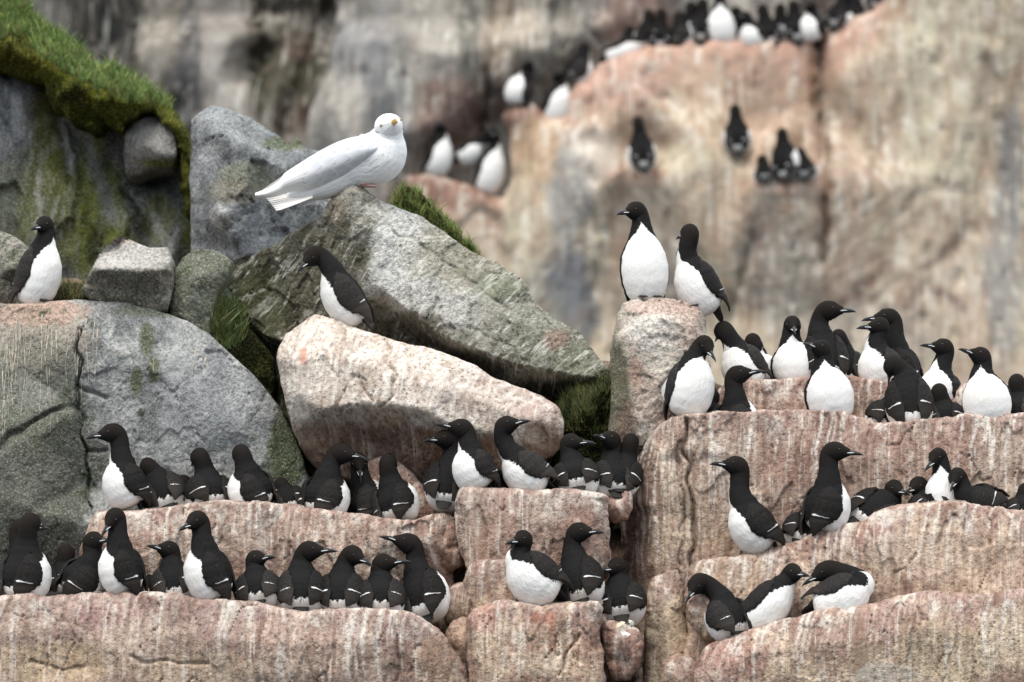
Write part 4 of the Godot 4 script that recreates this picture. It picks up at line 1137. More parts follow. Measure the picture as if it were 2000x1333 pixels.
func droppings(rock_mesh: MeshInstance3D, z: float):
	# the long pale runs down the left of the broad boulder: thin crusts on its face
	var st := SurfaceTool.new()
	st.begin(Mesh.PRIMITIVE_TRIANGLES)
	var arrays := rock_mesh.mesh.surface_get_arrays(0)
	var vs: PackedVector3Array = arrays[Mesh.ARRAY_VERTEX]
	var deep := {}
	for v in vs:
		var key := Vector2i(roundi(v.x / 0.008), roundi(v.y / 0.008))
		deep[key] = maxf(deep.get(key, -9.0), v.z)
	for k in 44:
		var px := rng.randf_range(-20, 190) if k < 38 else rng.randf_range(190, 480)
		var from := rng.randf_range(598, 650) if k < 38 else rng.randf_range(640, 760)
		var reach := rng.randf_range(30, 230) * (1.0 if px < 130 else 0.8) if k < 38 else rng.randf_range(15, 60)
		var wide := rng.randf_range(0.0015, 0.0045)
		var rows: Array[Vector3] = []
		var wides: Array[float] = []
		var steps := int(reach / 3.0)
		for i in steps + 1:
			var p := ray_point(px + noise_b.get_noise_2d(k * 3.7, i * 0.02) * 4.0, from + reach * i / steps, z)
			var key := Vector2i(roundi(p.x / 0.008), roundi(p.y / 0.008))
			if not deep.has(key):
				continue
			rows.append(Vector3(p.x, p.y, deep[key] + 0.0018))
			wides.append(wide * (0.55 + 0.6 * noise_b.get_noise_2d(k * 9.0, i * 0.16)) * (1.0 - 0.6 * i / steps))
		for i in rows.size() - 1:
			var a := rows[i]
			var b := rows[i + 1]
			var wa := Vector3(maxf(0.0006, wides[i]), 0, 0)
			var wb := Vector3(maxf(0.0006, wides[i + 1]), 0, 0)
			for p in [a - wa, a + wa, b - wb, b - wb, a + wa, b + wb]:
				st.add_vertex(p)
	st.generate_normals()
	var o := obj("droppings", st.commit(), plain(Color(0.40, 0.365, 0.30), 0.9, 0.2), rock_mesh)
	o.set_meta("kind", "stuff")


func ledge(label: String, outline: Array, inner: Array, z: float, more := {}):
	for k in range(2, inner.size(), 3):
		inner[k] *= 0.6
	var o := rock("rock_ledge", outline, inner, z, look(pink(), more))
	tag(o, label, "rock ledge")
	return o


func build_ledges():
	# right hand steps, from the back
	ledge("small pink ledge behind the upper right birds, highest of the steps", [1385, 790, 0, 1392, 765, 0, 1420, 745, 0, 1455, 736, 0, 1510, 740, 0, 1560, 738, 0, 1620, 732, 0, 1690, 735, 0, 1740, 744, 0, 1800, 746, 0, 1880, 748, 0, 1960, 750, 0, 2100, 752, 0, 2260, 760, 0, 2260, 900, 0, 1385, 900, 0],
		[1500, 790, 3, 1650, 780, 4, 1800, 790, 3, 1950, 780, 3], -0.30, {a = Color(0.372, 0.242, 0.191), b = Color(0.553, 0.422, 0.342), streak = 0.9, depth = 0.5})
	ledge("tall pink ledge block with vertical cracks below the upper right birds", [1212, 1000, -26, 1218, 955, -26, 1232, 910, -24, 1254, 872, -20, 1270, 846, -16, 1290, 826, -10, 1314, 810, -4, 1335, 804, 0, 1400, 800, 0, 1500, 797, 0, 1580, 799, 0, 1645, 803, 0, 1680, 812, 0, 1710, 822, 0, 1760, 824, 0, 1800, 820, 0, 1850, 813, 0, 1900, 808, 0, 1940, 810, 0, 2000, 806, 0, 2100, 800, 0, 2260, 800, 0, 2260, 1300, 0, 1400, 1300, 0, 1310, 1500, -4, 1255, 1500, -12, 1240, 1300, -16, 1228, 1180, -22, 1222, 1080, -26],
		[1275, 900, -10, 1285, 1000, -8, 1300, 1110, -4, 1310, 1250, -2, 1322, 870, 3, 1330, 960, 3, 1336, 1060, 3, 1362, 880, 4, 1362, 1000, 4, 1345, 900, 0, 1348, 1020, 0, 1245, 980, -18, 1262, 1100, -14, 1450, 900, 3, 1600, 880, 5, 1750, 900, 4, 1900, 880, 5, 1550, 1000, 3, 1800, 960, 3], 0.0,
		{depth = 0.7, reach_down = 0.6, streak = 0.95, smooth = 1, cracks = [crack([1340, 815, 1336, 860, 1345, 920, 1348, 980, 1352, 1050, 1350, 1120], 0.0, 0.0065, 0.05), crack([1330, 860, 1328, 920, 1333, 1000, 1332, 1100], 0.0, 0.005, 0.025), crack([1292, 1120, 1300, 1200, 1296, 1330], 0.0, 0.006, 0.03), crack([1322, 1110, 1318, 1220, 1326, 1330], 0.0, 0.006, 0.03)], tints = [[1255, 1000, 42, 150, Color(0.212, 0.142, 0.111), 0.85], [1300, 1000, 24, 150, Color(0.553, 0.437, 0.333), 0.5], [1320, 1230, 40, 90, Color(0.403, 0.384, 0.313), 0.7], [1350, 1000, 30, 80, Color(0.533, 0.453, 0.343), 0.5], [1440, 1060, 90, 50, Color(0.506, 0.386, 0.265), 0.5], [1700, 850, 100, 40, Color(0.417, 0.278, 0.237), 0.5], [1560, 920, 70, 60, Color(0.415, 0.254, 0.205), 0.5], [1820, 900, 90, 50, Color(0.437, 0.272, 0.217), 0.5]]})
	ledge("rounded pink ledge with three birds on its upper right step", [1345, 1230, -10, 1338, 1140, -6, 1345, 1112, -6, 1362, 1098, -4, 1420, 1090, -2, 1490, 1078, 0, 1530, 1066, 0, 1570, 1052, 0, 1610, 1030, 0, 1650, 1022, 0, 1685, 1018, 2, 1700, 1005, 3, 1730, 990, 4, 1770, 983, 5, 1830, 978, 5, 1880, 976, 5, 1930, 984, 5, 1970, 993, 5, 2060, 1000, 5, 2260, 1010, 5, 2260, 1400, 10, 1345, 1400, 0],
		[1380, 1150, 2, 1450, 1150, 3, 1560, 1120, 5, 1660, 1080, 8, 1700, 1060, 14, 1740, 1050, 16, 1850, 1040, 16, 1950, 1060, 15, 1690, 1120, 10, 1760, 1130, 18, 1900, 1140, 16, 1400, 1230, 2], 0.22,
		{depth = 0.5, bevel = 0.04, reach_down = 0.3, b = Color(0.663, 0.523, 0.403), tints = [[1420, 1120, 80, 40, Color(0.507, 0.397, 0.298), 0.5], [1560, 1060, 60, 30, Color(0.328, 0.203, 0.158), 0.5], [1690, 1060, 26, 70, Color(0.36, 0.22, 0.17), 0.7], [1800, 1080, 110, 50, Color(0.666, 0.546, 0.446), 0.6], [1720, 1150, 40, 50, Color(0.553, 0.443, 0.333), 0.5], [1930, 1110, 70, 50, Color(0.664, 0.534, 0.424), 0.5]]})
	ledge("broad pink rock at the bottom right corner below the preening birds", [1352, 1500, 0, 1356, 1330, 0, 1364, 1290, -2, 1378, 1264, -4, 1400, 1250, -4, 1440, 1240, -2, 1490, 1222, 0, 1530, 1210, 0, 1570, 1202, 0, 1610, 1192, 0, 1660, 1184, 0, 1710, 1180, 0, 1750, 1168, 0, 1800, 1160, 0, 1850, 1156, 0, 1920, 1158, 0, 2010, 1150, 0, 2260, 1140, 0, 2260, 1500, 4],
		[1420, 1300, 8, 1500, 1270, 9, 1600, 1260, 10, 1700, 1250, 11, 1800, 1230, 10, 1900, 1240, 9, 1680, 1310, 9, 1760, 1310, 9, 1850, 1300, 8, 1560, 1330, 9], 0.50,
		{stone = "pitted", depth = 0.5, bevel = 0.045, chip = 0.007, top_deep = 0.22, top = Color(0.417, 0.292, 0.258), b = Color(0.642, 0.522, 0.392), tints = [[1440, 1290, 80, 40, Color(0.436, 0.261, 0.211), 0.6], [1850, 1280, 110, 50, Color(0.555, 0.474, 0.344), 0.7], [1690, 1285, 40, 40, Color(0.328, 0.228, 0.148), 0.6], [1730, 1320, 60, 22, Color(0.562, 0.531, 0.462), 0.7], [1960, 1250, 50, 60, Color(0.599, 0.51, 0.39), 0.6]]})
	ledge("tan angular stone under the bill of the bird bending down", [1345, 1180, 0, 1360, 1160, 0, 1400, 1150, 0, 1440, 1160, 0, 1450, 1250, 0, 1400, 1262, 0, 1366, 1240, 0, 1350, 1215, 0], [1400, 1195, 5, 1380, 1225, 2], 0.34, {a = Color(0.395, 0.306, 0.206), b = Color(0.529, 0.419, 0.29), streak = 0.3, depth = 0.3, soft = 0.2})
	# left hand steps
	ledge("long pink ledge below the broad grey boulder", [120, 1260, -10, 148, 1140, -8, 156, 1070, -4, 168, 1026, -3, 186, 1000, -2, 230, 996, 0, 290, 992, 0, 335, 986, 0, 380, 979, 0, 430, 977, 0, 480, 976, 0, 540, 982, 0, 590, 990, 0, 640, 996, 0, 700, 1003, 0, 760, 1010, 0, 815, 1013, 0, 838, 1008, -2, 866, 1004, -6, 888, 1012, -10, 890, 1060, -12, 888, 1110, -14, 893, 1170, -14, 880, 1300, 0, 120, 1300, 0],
		[200, 1060, 4, 300, 1050, 5, 450, 1040, 5, 600, 1050, 5, 750, 1060, 5, 830, 1060, 4, 850, 1050, 1, 868, 1080, -4, 500, 1100, 2, 300, 1120, 3, 700, 1100, 3], 0.13, {depth = 0.5, reach_down = 0.4, bevel = 0.028, tints = [[850, 1060, 40, 60, Color(0.329, 0.219, 0.173), 0.7], [250, 1040, 80, 40, Color(0.482, 0.311, 0.251), 0.5], [640, 1040, 90, 40, Color(0.506, 0.366, 0.297), 0.5], [165, 1060, 14, 50, Color(0.327, 0.207, 0.137), 0.7]]})
	ledge("long bottom left pink ledge carrying the front row of birds", [-260, 1185, 0, -60, 1168, 0, 30, 1161, 0, 90, 1164, 0, 130, 1168, 0, 160, 1160, 0, 210, 1156, 0, 280, 1157, 0, 340, 1160, 0, 400, 1168, 0, 470, 1176, 0, 530, 1186, 0, 600, 1192, 0, 640, 1190, 0, 690, 1187, 0, 750, 1190, 0, 800, 1195, 0, 826, 1206, -2, 850, 1226, -4, 878, 1256, -6, 900, 1286, -8, 920, 1325, -10, 935, 1500, -10, -260, 1500, 10],
		[0, 1240, 7, 150, 1230, 7, 300, 1240, 8, 450, 1250, 7, 600, 1260, 7, 720, 1250, 7, 800, 1280, 3, 850, 1300, -1, 100, 1310, 5, 250, 1300, 9, 420, 1310, 5, 650, 1320, 6, -250, 1300, 8], 0.44,
		{depth = 0.5, bevel = 0.032, top_deep = 0.2, top = Color(0.419, 0.314, 0.291), reach_down = 0.6, chip = 0.006, cracks = [crack([775, 1200, 780, 1260, 778, 1340], 0.44, 0.004, 0.02), crack([250, 1280, 310, 1296, 370, 1290, 410, 1300], 0.44, 0.005, 0.015), crack([60, 1298, 120, 1304, 170, 1300], 0.44, 0.005, 0.015)], tints = [[90, 1300, 120, 40, Color(0.552, 0.442, 0.302), 0.7], [400, 1310, 140, 30, Color(0.553, 0.443, 0.322), 0.6], [850, 1300, 50, 60, Color(0.439, 0.319, 0.23), 0.6], [560, 1240, 90, 40, Color(0.606, 0.447, 0.367), 0.5], [200, 1200, 70, 26, Color(0.461, 0.302, 0.292), 0.5]]})
	# the middle
	ledge("square pink block in the middle with birds crowding its top", [888, 1010, -6, 886, 985, -3, 892, 962, -1, 902, 949, 0, 940, 948, 0, 990, 950, 0, 1040, 954, 0, 1090, 956, 0, 1140, 960, 0, 1176, 964, 0, 1188, 972, -2, 1191, 1020, -4, 1189, 1070, -6, 1190, 1120, -8, 1100, 1180, 0, 930, 1180, 0, 905, 1100, -4, 894, 1060, -6],
		[915, 1000, 4, 930, 1070, 4, 1050, 1020, 5, 1150, 1030, 4, 1165, 1080, 1, 1050, 1090, 2], 0.18, {depth = 0.5, bevel = 0.03, reach_down = 0.25, tints = [[1130, 1060, 60, 50, Color(0.371, 0.237, 0.187), 0.7], [960, 1060, 60, 50, Color(0.505, 0.355, 0.275), 0.5], [1090, 975, 80, 14, Color(0.694, 0.624, 0.554), 0.5]]})
	ledge("cream block behind the breast of the middle sitting bird", [900, 1260, -6, 903, 1180, -4, 908, 1120, -2, 922, 1098, -2, 950, 1090, 0, 985, 1090, 0, 1060, 1110, 0, 1180, 1140, 0, 1180, 1260, 0], [940, 1130, 3, 960, 1200, 3], 0.24, {a = Color(0.485, 0.354, 0.274), b = Color(0.643, 0.532, 0.403), depth = 0.4, reach_down = 0.3})
	ledge("cream and pink block under the two middle sitting birds", [918, 1500, -6, 914, 1330, -6, 908, 1250, -4, 912, 1205, -3, 930, 1186, -2, 960, 1176, 0, 990, 1172, 0, 1030, 1178, 0, 1060, 1181, 0, 1100, 1176, 0, 1140, 1175, 0, 1166, 1176, 0, 1175, 1190, -2, 1172, 1220, -3, 1178, 1280, -4, 1184, 1340, -5, 1190, 1500, -5],
		[940, 1240, 3, 950, 1330, 4, 1030, 1240, 7, 1080, 1230, 7, 1090, 1290, 4, 1110, 1260, 2, 1140, 1260, 4, 1050, 1310, 8, 1150, 1320, 3], 0.44, {a = Color(0.483, 0.332, 0.258), b = Color(0.664, 0.545, 0.414), depth = 0.4, bevel = 0.035, reach_down = 0.4, chip = 0.008, cracks = [crack([1128, 1235, 1112, 1265, 1095, 1290, 1092, 1320], 0.44, 0.006, 0.03)], tints = [[1060, 1205, 26, 14, Color(0.385, 0.157, 0.116), 0.6], [940, 1200, 30, 30, Color(0.543, 0.303, 0.233), 0.5], [1080, 1240, 8, 40, Color(0.429, 0.189, 0.13), 0.5], [1040, 1300, 50, 24, Color(0.579, 0.509, 0.399), 0.5]]})
	# wedged stones in the gully
	var stones := [
		["reddish stone wedged between the middle block and the tall ledge", [1176, 1225, 0, 1190, 1212, 0, 1222, 1218, 0, 1246, 1228, 0, 1256, 1258, 0, 1250, 1300, 0, 1224, 1330, 0, 1196, 1330, 0, 1182, 1290, 0], [1215, 1260, 5], 0.30, Color(0.264, 0.158, 0.119), Color(0.436, 0.277, 0.211)],
		["pink stone bridging the gap right of the middle block", [1182, 985, 0, 1190, 968, 0, 1210, 962, 0, 1232, 955, 0, 1236, 990, 0, 1226, 1012, 0, 1200, 1020, 0, 1184, 1008, 0], [1205, 990, 5], 0.06, Color(0.422, 0.264, 0.198), Color(0.607, 0.436, 0.33)],
		["brown stone in the gully left of the square block, upper", [838, 1040, 0, 860, 1018, 0, 886, 1020, 0, 900, 1050, 0, 905, 1100, 0, 880, 1120, 0, 850, 1110, 0, 838, 1080, 0], [870, 1070, 4], 0.06, Color(0.198, 0.125, 0.0924), Color(0.343, 0.224, 0.165)],
		["grey brown stone in the gully right of the standing row", [866, 1180, 0, 880, 1150, 0, 902, 1140, 0, 922, 1170, 0, 916, 1215, 0, 890, 1226, 0, 868, 1212, 0], [892, 1182, 4], 0.24, Color(0.264, 0.224, 0.172), Color(0.436, 0.356, 0.264)],
		["tan stone low in the gully beside the bottom left ledge", [868, 1240, 0, 884, 1212, 0, 912, 1206, 0, 930, 1240, 0, 930, 1300, 0, 912, 1330, 0, 890, 1300, 0], [905, 1255, 5], 0.30, Color(0.475, 0.33, 0.224), Color(0.66, 0.502, 0.356)],
		["reddish sloping stone behind the preening bird on the long ledge", [690, 960, 0, 720, 900, 0, 752, 888, 0, 790, 910, 0, 840, 960, 0, 890, 1000, 0, 890, 1060, 0, 690, 1060, 0], [770, 950, 5, 840, 1000, 3], -0.16, Color(0.29, 0.178, 0.139), Color(0.449, 0.29, 0.231)],
		["narrow upright stone at the foot of the tall cracked block", [1262, 1420, 0, 1262, 1180, -2, 1275, 1130, -4, 1300, 1118, -4, 1325, 1112, -2, 1342, 1150, 0, 1350, 1240, 0, 1345, 1420, 0], [1300, 1200, 4, 1310, 1300, 5], 0.10, Color(0.449, 0.383, 0.29), Color(0.634, 0.515, 0.383)],
		["low brown stone at the bottom edge left of the broad corner rock", [1290, 1420, 0, 1296, 1300, 0, 1320, 1280, 0, 1352, 1284, 0, 1372, 1310, 0, 1380, 1420, 0], [1335, 1320, 4], 0.30, Color(0.436, 0.317, 0.224), Color(0.634, 0.502, 0.356)],
	]
	for s in stones:
		var o := rock("boulder", s[1], s[2], s[3], look(pink(), {a = s[4], b = s[5], depth = 0.25, soft = 0.3, bevel = 0.025, streak = 0.45, chip = 0.007, edge = 0.006}))
		tag(o, s[0], "boulder")
	# broken shell on the wedged stone
	var shell := Node3D.new()
	shell.name = "broken_eggshell"
	shell.position = ray_point(1222, 1222, 0.37)
	add_child(shell)
	tag(shell, "broken pale eggshell lying on the reddish wedged stone", "eggshell")
	for k in 3:
		var st := SurfaceTool.new()
		st.begin(Mesh.PRIMITIVE_TRIANGLES)
		for i in 6:
			for j in 4:
				var q := []
				for c in [[0, 0], [1, 0], [0, 1], [1, 1]]:
					var u: float = (i + c[0]) / 6.0 * PI * 1.1
					var v: float = (j + c[1]) / 4.0 * 1.2
					q.append(Vector3(cos(u) * sin(v), cos(v) * 0.9 - 0.4, sin(u) * sin(v)) * 0.024 * (1.0 + 0.12 * sin(i * 2.3 + k)))
				for m in [0, 1, 2, 2, 1, 3]:
					st.add_vertex(q[m])
		st.generate_normals()
		var m := plain([Color(0.818, 0.713, 0.475), Color(0.66, 0.66, 0.554), Color(0.792, 0.766, 0.686)][k], 0.6)
		m.cull_mode = BaseMaterial3D.CULL_DISABLED
		var piece := obj("shell_piece", st.commit(), m, shell)
		piece.position = Vector3([-0.02, 0.02, 0.0][k], [0.0, 0.012, -0.02][k], [0.0, 0.0, 0.015][k])
		piece.rotation = Vector3(k * 1.3, k * 0.9, 0.6 - k)


func build_plants():
	var bank: MeshInstance3D = get_node("moss")
	grass("tall green grass on top of the mossy bank", [-200, -200, 60, -120, 330, 130, 340, 215, 290, 205, 240, 200, 180, 175, 100, 128, 40, 82, -200, 30], bank, 12000, 0.062, Color(0.085, 0.145, 0.035), Color(0.23, 0.33, 0.09))
	grass("short yellow green moss tufts along the lip of the mossy bank", [-200, 20, 40, 70, 100, 118, 180, 170, 250, 190, 330, 205, 380, 280, 380, 420, 340, 420, 330, 270, 280, 232, 240, 275, 120, 225, 40, 165, -200, 150], bank, 10000, 0.022, Color(0.09, 0.11, 0.016), Color(0.30, 0.32, 0.045))
	# the earth that grass grows from
	var soil := {a = Color(0.035, 0.04, 0.018), b = Color(0.085, 0.095, 0.03), cell = 0.010, amp = 0.02, rate = 9.0, fine = 0.006, depth = 0.4, soft = 0.6, chip = 0.0, stone = "moss", fissure = 0.0}
	var o := rock("earth", [330, 700, -10, 340, 625, -10, 380, 604, -6, 430, 604, -6, 466, 622, -10, 500, 656, -10, 530, 700, -12, 530, 780, -12, 400, 760, 0], [420, 650, 4, 400, 640, 2], -0.40, soil)
	tag(o, "mossy earth under the grass tuft by the olive boulder", "earth", "", "stuff")
	grass("green grass tuft between the olive boulder and the great slab", [340, 600, 380, 585, 440, 585, 470, 615, 480, 660, 440, 690, 405, 665, 350, 640], o, 1500, 0.085, Color(0.045, 0.085, 0.02), Color(0.17, 0.22, 0.07))
	o = rock("earth", [740, 470, 0, 765, 395, 0, 790, 362, 0, 820, 375, 0, 870, 430, 0, 920, 480, 0, 960, 560, 0, 800, 560, 0], [830, 440, 5], -1.7, soil)
	tag(o, "grassy earth mound behind the peak of the great slab", "earth", "", "stuff")
	grass("blurred green grass behind the peak of the great slab", [740, 470, 770, 340, 830, 350, 930, 470, 960, 560, 800, 560], o, 2600, 0.045, Color(0.07, 0.12, 0.02), Color(0.22, 0.29, 0.07))
	o = rock("earth", [1080, 1000, -6, 1085, 830, -6, 1100, 790, -6, 1130, 765, -6, 1170, 752, -6, 1205, 746, -6, 1215, 1000, 0], [1150, 800, 6, 1150, 900, -4], -0.50, look(soil, {a = Color(0.028, 0.032, 0.014), b = Color(0.065, 0.075, 0.026)}))
	tag(o, "dark mossy earth in the hollow left of the pillar", "earth", "", "stuff")
	grass("dark grass in the hollow between the pale slab and the pillar", [1080, 830, 1095, 770, 1150, 740, 1210, 735, 1205, 800, 1180, 850, 1120, 870], o, 1800, 0.055, Color(0.035, 0.06, 0.015), Color(0.15, 0.17, 0.05))
	o = rock("earth", [80, 620, 0, 92, 585, 0, 110, 560, 0, 140, 550, 0, 175, 560, 0, 190, 620, 0], [130, 585, 4], -0.42, look(soil, {b = Color(0.14, 0.13, 0.07)}))
	tag(o, "small mossy hump beside the bird at far left", "earth", "", "stuff")
	grass("thin dry grass behind the whitened stone beside the bird at far left", [80, 600, 100, 550, 150, 540, 180, 560, 180, 590], o, 320, 0.05, Color(0.06, 0.085, 0.025), Color(0.24, 0.23, 0.10))


func grass(label: String, region: Array, ground: MeshInstance3D, count: int, tall: float, c0: Color, c1: Color):
	var poly := PackedVector2Array()
	for i in range(0, region.size(), 2):
		poly.append(Vector2(region[i], region[i + 1]))
	var all: PackedVector3Array = ground.mesh.surface_get_arrays(0)[Mesh.ARRAY_VERTEX]
	var roots := PackedVector3Array()
	for v in all:
		if Geometry2D.is_point_in_polygon(photo_place(v), poly):
			roots.append(v)
	var mm := MultiMesh.new()
	mm.transform_format = MultiMesh.TRANSFORM_3D
	mm.use_colors = true
	mm.mesh = blade_mesh()
	mm.instance_count = count
	for k in count:
		var at := roots[rng.randi() % roots.size()]
		for attempt in 4:
			if noise_b.get_noise_2d(at.x * 14.0, at.y * 14.0) > -0.35:
				break
			at = roots[rng.randi() % roots.size()]
		at += Vector3(rng.randf_range(-0.006, 0.006), rng.randf_range(-0.006, 0.004), 0.0)
		var p := Vector2(at.x, at.y) * 490.0
		var size := tall * rng.randf_range(0.3, 1.0) * (1.9 if rng.randf() < 0.08 else 1.15)
		var turn := Basis(Vector3.UP, rng.randf() * TAU) * Basis(Vector3.RIGHT, rng.randf_range(-0.1, 0.75))
		mm.set_instance_transform(k, Transform3D(turn.scaled(Vector3(1, 1, 1) * size), at))
		var t := clampf(noise_b.get_noise_2d(p.x * 0.03, p.y * 0.03) * 0.5 + rng.randf(), 0.0, 1.0)
		var straw := rng.randf() < 0.12
		mm.set_instance_color(k, Color(0.26, 0.21, 0.10) if straw else c0.lerp(c1, t))
	var o := MultiMeshInstance3D.new()
	o.name = numbered("grass")
	o.multimesh = mm
	o.material_override = M.blade
	add_child(o)
	tag(o, label, "grass", "", "stuff")


func blade_mesh() -> ArrayMesh:
	if shared.has("blade"):
		return shared.blade
	var st := SurfaceTool.new()
	st.begin(Mesh.PRIMITIVE_TRIANGLES)
	for k in 3:
		var a := k * 2.1
		var lean := Vector3(cos(a), 0, sin(a)) * (0.2 + 0.12 * k)
		var side := Vector3(-sin(a), 0, cos(a)) * 0.028
		for i in 4:
			var t0 := i / 4.0
			var t1 := (i + 1) / 4.0
			var p0 := Vector3(0, t0 * (1.0 - 0.25 * t0), 0) + lean * t0 * t0 * 1.6
			var p1 := Vector3(0, t1 * (1.0 - 0.25 * t1), 0) + lean * t1 * t1 * 1.6
			var s0 := side * (1.0 - t0 * 0.9)
			var s1 := side * (1.0 - t1 * 0.9)
			for q in [p0 - s0, p1 - s1, p0 + s0, p0 + s0, p1 - s1, p1 + s1]:
				st.set_color(Color.WHITE)
				st.add_vertex(q)
	st.generate_normals()
	shared.blade = st.commit()
	return shared.blade


# ---------------------------------------------------------------- the colony

func bird(label: String, group: String, p: Array, belly: float, z: float, o := {}) -> Node3D:
	# a bird that sits with its back to the sea leans up the cliff and shows its rump
	var back := smoothstep(125.0, 165.0, absf(wrapf(belly, -180.0, 180.0)))
	if not o.has("lean"):
		o.lean = -0.085 * back
	if not o.has("cock"):
		o.cock = 0.55 * back
	if not o.has("droop"):
		o.droop = 0.016 * (1.0 - back)
	if absf(belly) < 32.0:
		o.wing = 0.86
	if not o.has("tip"):
		o.tip = 0.13 * (1.0 - back)
	return murre(label, group, Vector2(p[0], p[1]), Vector2(p[2], p[3]), Vector2(p[4], p[5]), Vector2(p[6], p[7]), belly, z, o)


func build_colony():
	var g := "dark backed white bellied seabirds of the front row at lower left"
	bird("black and white seabird standing back turned at the left edge of the front row", g, [38, 1172, 50, 1078, 60, 1022, 82, 1024], 140, 0.33, {narrow = 0.8, girth = 1.1, away = true})
	bird("seabird mostly hidden behind the leftmost front bird, its bill poking out right", g, [34, 1165, 38, 1085, 42, 1032, 100, 1032], 100, 0.12, {})
	bird("low dark seabird seen from behind, third head from left in the front row", g, [128, 1165, 126, 1112, 128, 1082, 142, 1092], 180, 0.18, {away = true, girth = 0.92})
	bird("sitting seabird with bill behind a white breasted neighbour, fourth in the front row", g, [138, 1160, 176, 1100, 180, 1058, 222, 1056], 125, 0.28, {girth = 1.02})
	bird("upright seabird looking down left with a narrow white breast, left of the small low one", g, [252, 1150, 232, 1068, 224, 1010, 198, 1050], -112, 0.36, {narrow = 0.8, girth = 0.98, feet = true, foot_up = -0.01})
	bird("dark seabird squeezed behind the small low one, only its side showing", g, [295, 1170, 300, 1110, 305, 1085, 300, 1095], 180, 0.14, {away = true, girth = 0.9})
	bird("small low seabird with back turned and bill pointing left in the front row", g, [345, 1172, 336, 1110, 332, 1077, 288, 1066], 175, 0.32, {girth = 0.98, reach = -0.02})
	bird("tallest seabird of the front row, looking down left, long white edge on its left", g, [428, 1168, 398, 1072, 385, 1017, 350, 1038], -108, 0.34, {narrow = 0.8, girth = 1.05})
	bird("small hunched seabird with bill turned right beside the tallest of the front row", g, [506, 1180, 500, 1122, 496, 1095, 540, 1088], 172, 0.32, {girth = 0.94, reach = -0.02})
	bird("back turned seabird, bill pointing right, fourth from the right end of the front row", g, [588, 1192, 588, 1115, 602, 1077, 660, 1076], 180, 0.33, {girth = 1.0})
	bird("back turned seabird with bill lowered right, third from the right end of the front row", g, [663, 1195, 670, 1122, 688, 1084, 730, 1106], 170, 0.32, {girth = 0.98})
	bird("low seabird whose bill crosses the long neck of the last bird of the front row", g, [745, 1198, 743, 1135, 745, 1102, 803, 1096], 180, 0.33, {girth = 1.0, reach = -0.01})
	bird("long necked seabird at the right end of the front row, bill raised to the left", g, [838, 1205, 815, 1118, 798, 1062, 741, 1047], 150, 0.27, {narrow = 0.8, girth = 1.05})

	g = "seabirds on the long ledge below the broad grey boulder"
	bird("white breasted seabird standing alone at the left end of the ledge under the broad boulder", g, [262, 984, 238, 905, 220, 846, 167, 857], -80, 0.02, {girth = 1.0})
	bird("dark seabird crouched behind the white breasted one at the left end of the ledge", g, [330, 992, 304, 932, 288, 912, 276, 930], 178, -0.03, {away = true, girth = 0.95})
	bird("small dark seabird with only head and neck showing left of the preening pair", g, [362, 998, 358, 966, 357, 944, 366, 955], 180, -0.05, {away = true, girth = 0.75})
	bird("back turned seabird with a thin white left edge and short bill in profile", g, [416, 990, 402, 932, 389, 893, 366, 908], -158, 0.0, {girth = 1.0, away = true})
	bird("seabird with bowed head and ruffled back, white stripe along its left side", g, [508, 990, 482, 920, 470, 886, 455, 905], -122, 0.0, {narrow = 0.8, girth = 1.02, away = true})
	bird("dark seabird lying low between the ruffled one and the big headed one", g, [572, 1000, 556, 962, 549, 950, 545, 962], 180, -0.06, {away = true, girth = 0.8})
	bird("big headed seabird with its hooked bill pointing right over its small neighbour", g, [622, 1008, 640, 932, 668, 886, 718, 897], 140, 0.0, {narrow = 0.8, girth = 1.05})
	bird("shaded seabird facing the sea with its bill pointing straight down", g, [722, 1012, 706, 945, 700, 900, 706, 944], 120, -0.12, {girth = 0.9})
	bird("back turned seabird looking away right with fluffed white flank", g, [778, 1016, 764, 946, 757, 906, 776, 905], 142, 0.0, {narrow = 0.8, girth = 0.98, away = true})
	bird("seabird left of the square block, white under its tail, bill to the left", g, [866, 985, 882, 905, 872, 858, 826, 863], 178, 0.02, {girth = 0.95, reach = 0.0})

	g = "seabirds crowding the square block in the middle"
	bird("seabird in profile to the left with white front, first on the square block", g, [945, 950, 918, 880, 903, 838, 849, 829], -76, 0.10, {girth = 0.95})
	bird("stretched seabird with white belly along the block and head turned right", g, [1066, 948, 1002, 890, 986, 832, 1037, 822], -86, 0.09, {girth = 1.0, rise = 0.3})
	bird("seabird tail towards the sea with pale rump and long bill to the right", g, [1130, 958, 1118, 905, 1112, 866, 1163, 866], 178, 0.10, {girth = 0.98, reach = -0.02})
	bird("seabird holding something in its bill, turned left beside the tall ledge", g, [1200, 965, 1196, 905, 1194, 861, 1158, 851], -160, 0.02, {girth = 0.92})
	bird("dark seabird with its face turned away, squeezed against the tall ledge", g, [1208, 955, 1224, 900, 1232, 864, 1240, 862], 180, 0.0, {away = true, girth = 0.8})
	bird("dark seabird climbing the sloping shoulder of the tall ledge", g, [1250, 872, 1268, 818, 1284, 794, 1296, 800], 178, -0.24, {away = true, girth = 0.72})

	g = "seabirds on the cream block"
	bird("seabird sitting with full white breast to the left on the cream block", g, [1085, 1162, 1014, 1092, 1025, 1055, 986, 1063], -66, 0.32, {girth = 1.12, rise = 0.3})
	bird("upright seabird with back turned and bill pointing right on the cream block", g, [1140, 1175, 1122, 1092, 1129, 1040, 1181, 1040], 160, 0.28, {girth = 1.0})
	bird("hunched seabird with lowered bill sitting on the gap beside the cream block", g, [1216, 1208, 1210, 1142, 1208, 1108, 1168, 1118], 172, 0.22, {girth = 1.02, reach = -0.01})

	g = "seabirds along the top of the tall cracked ledge"
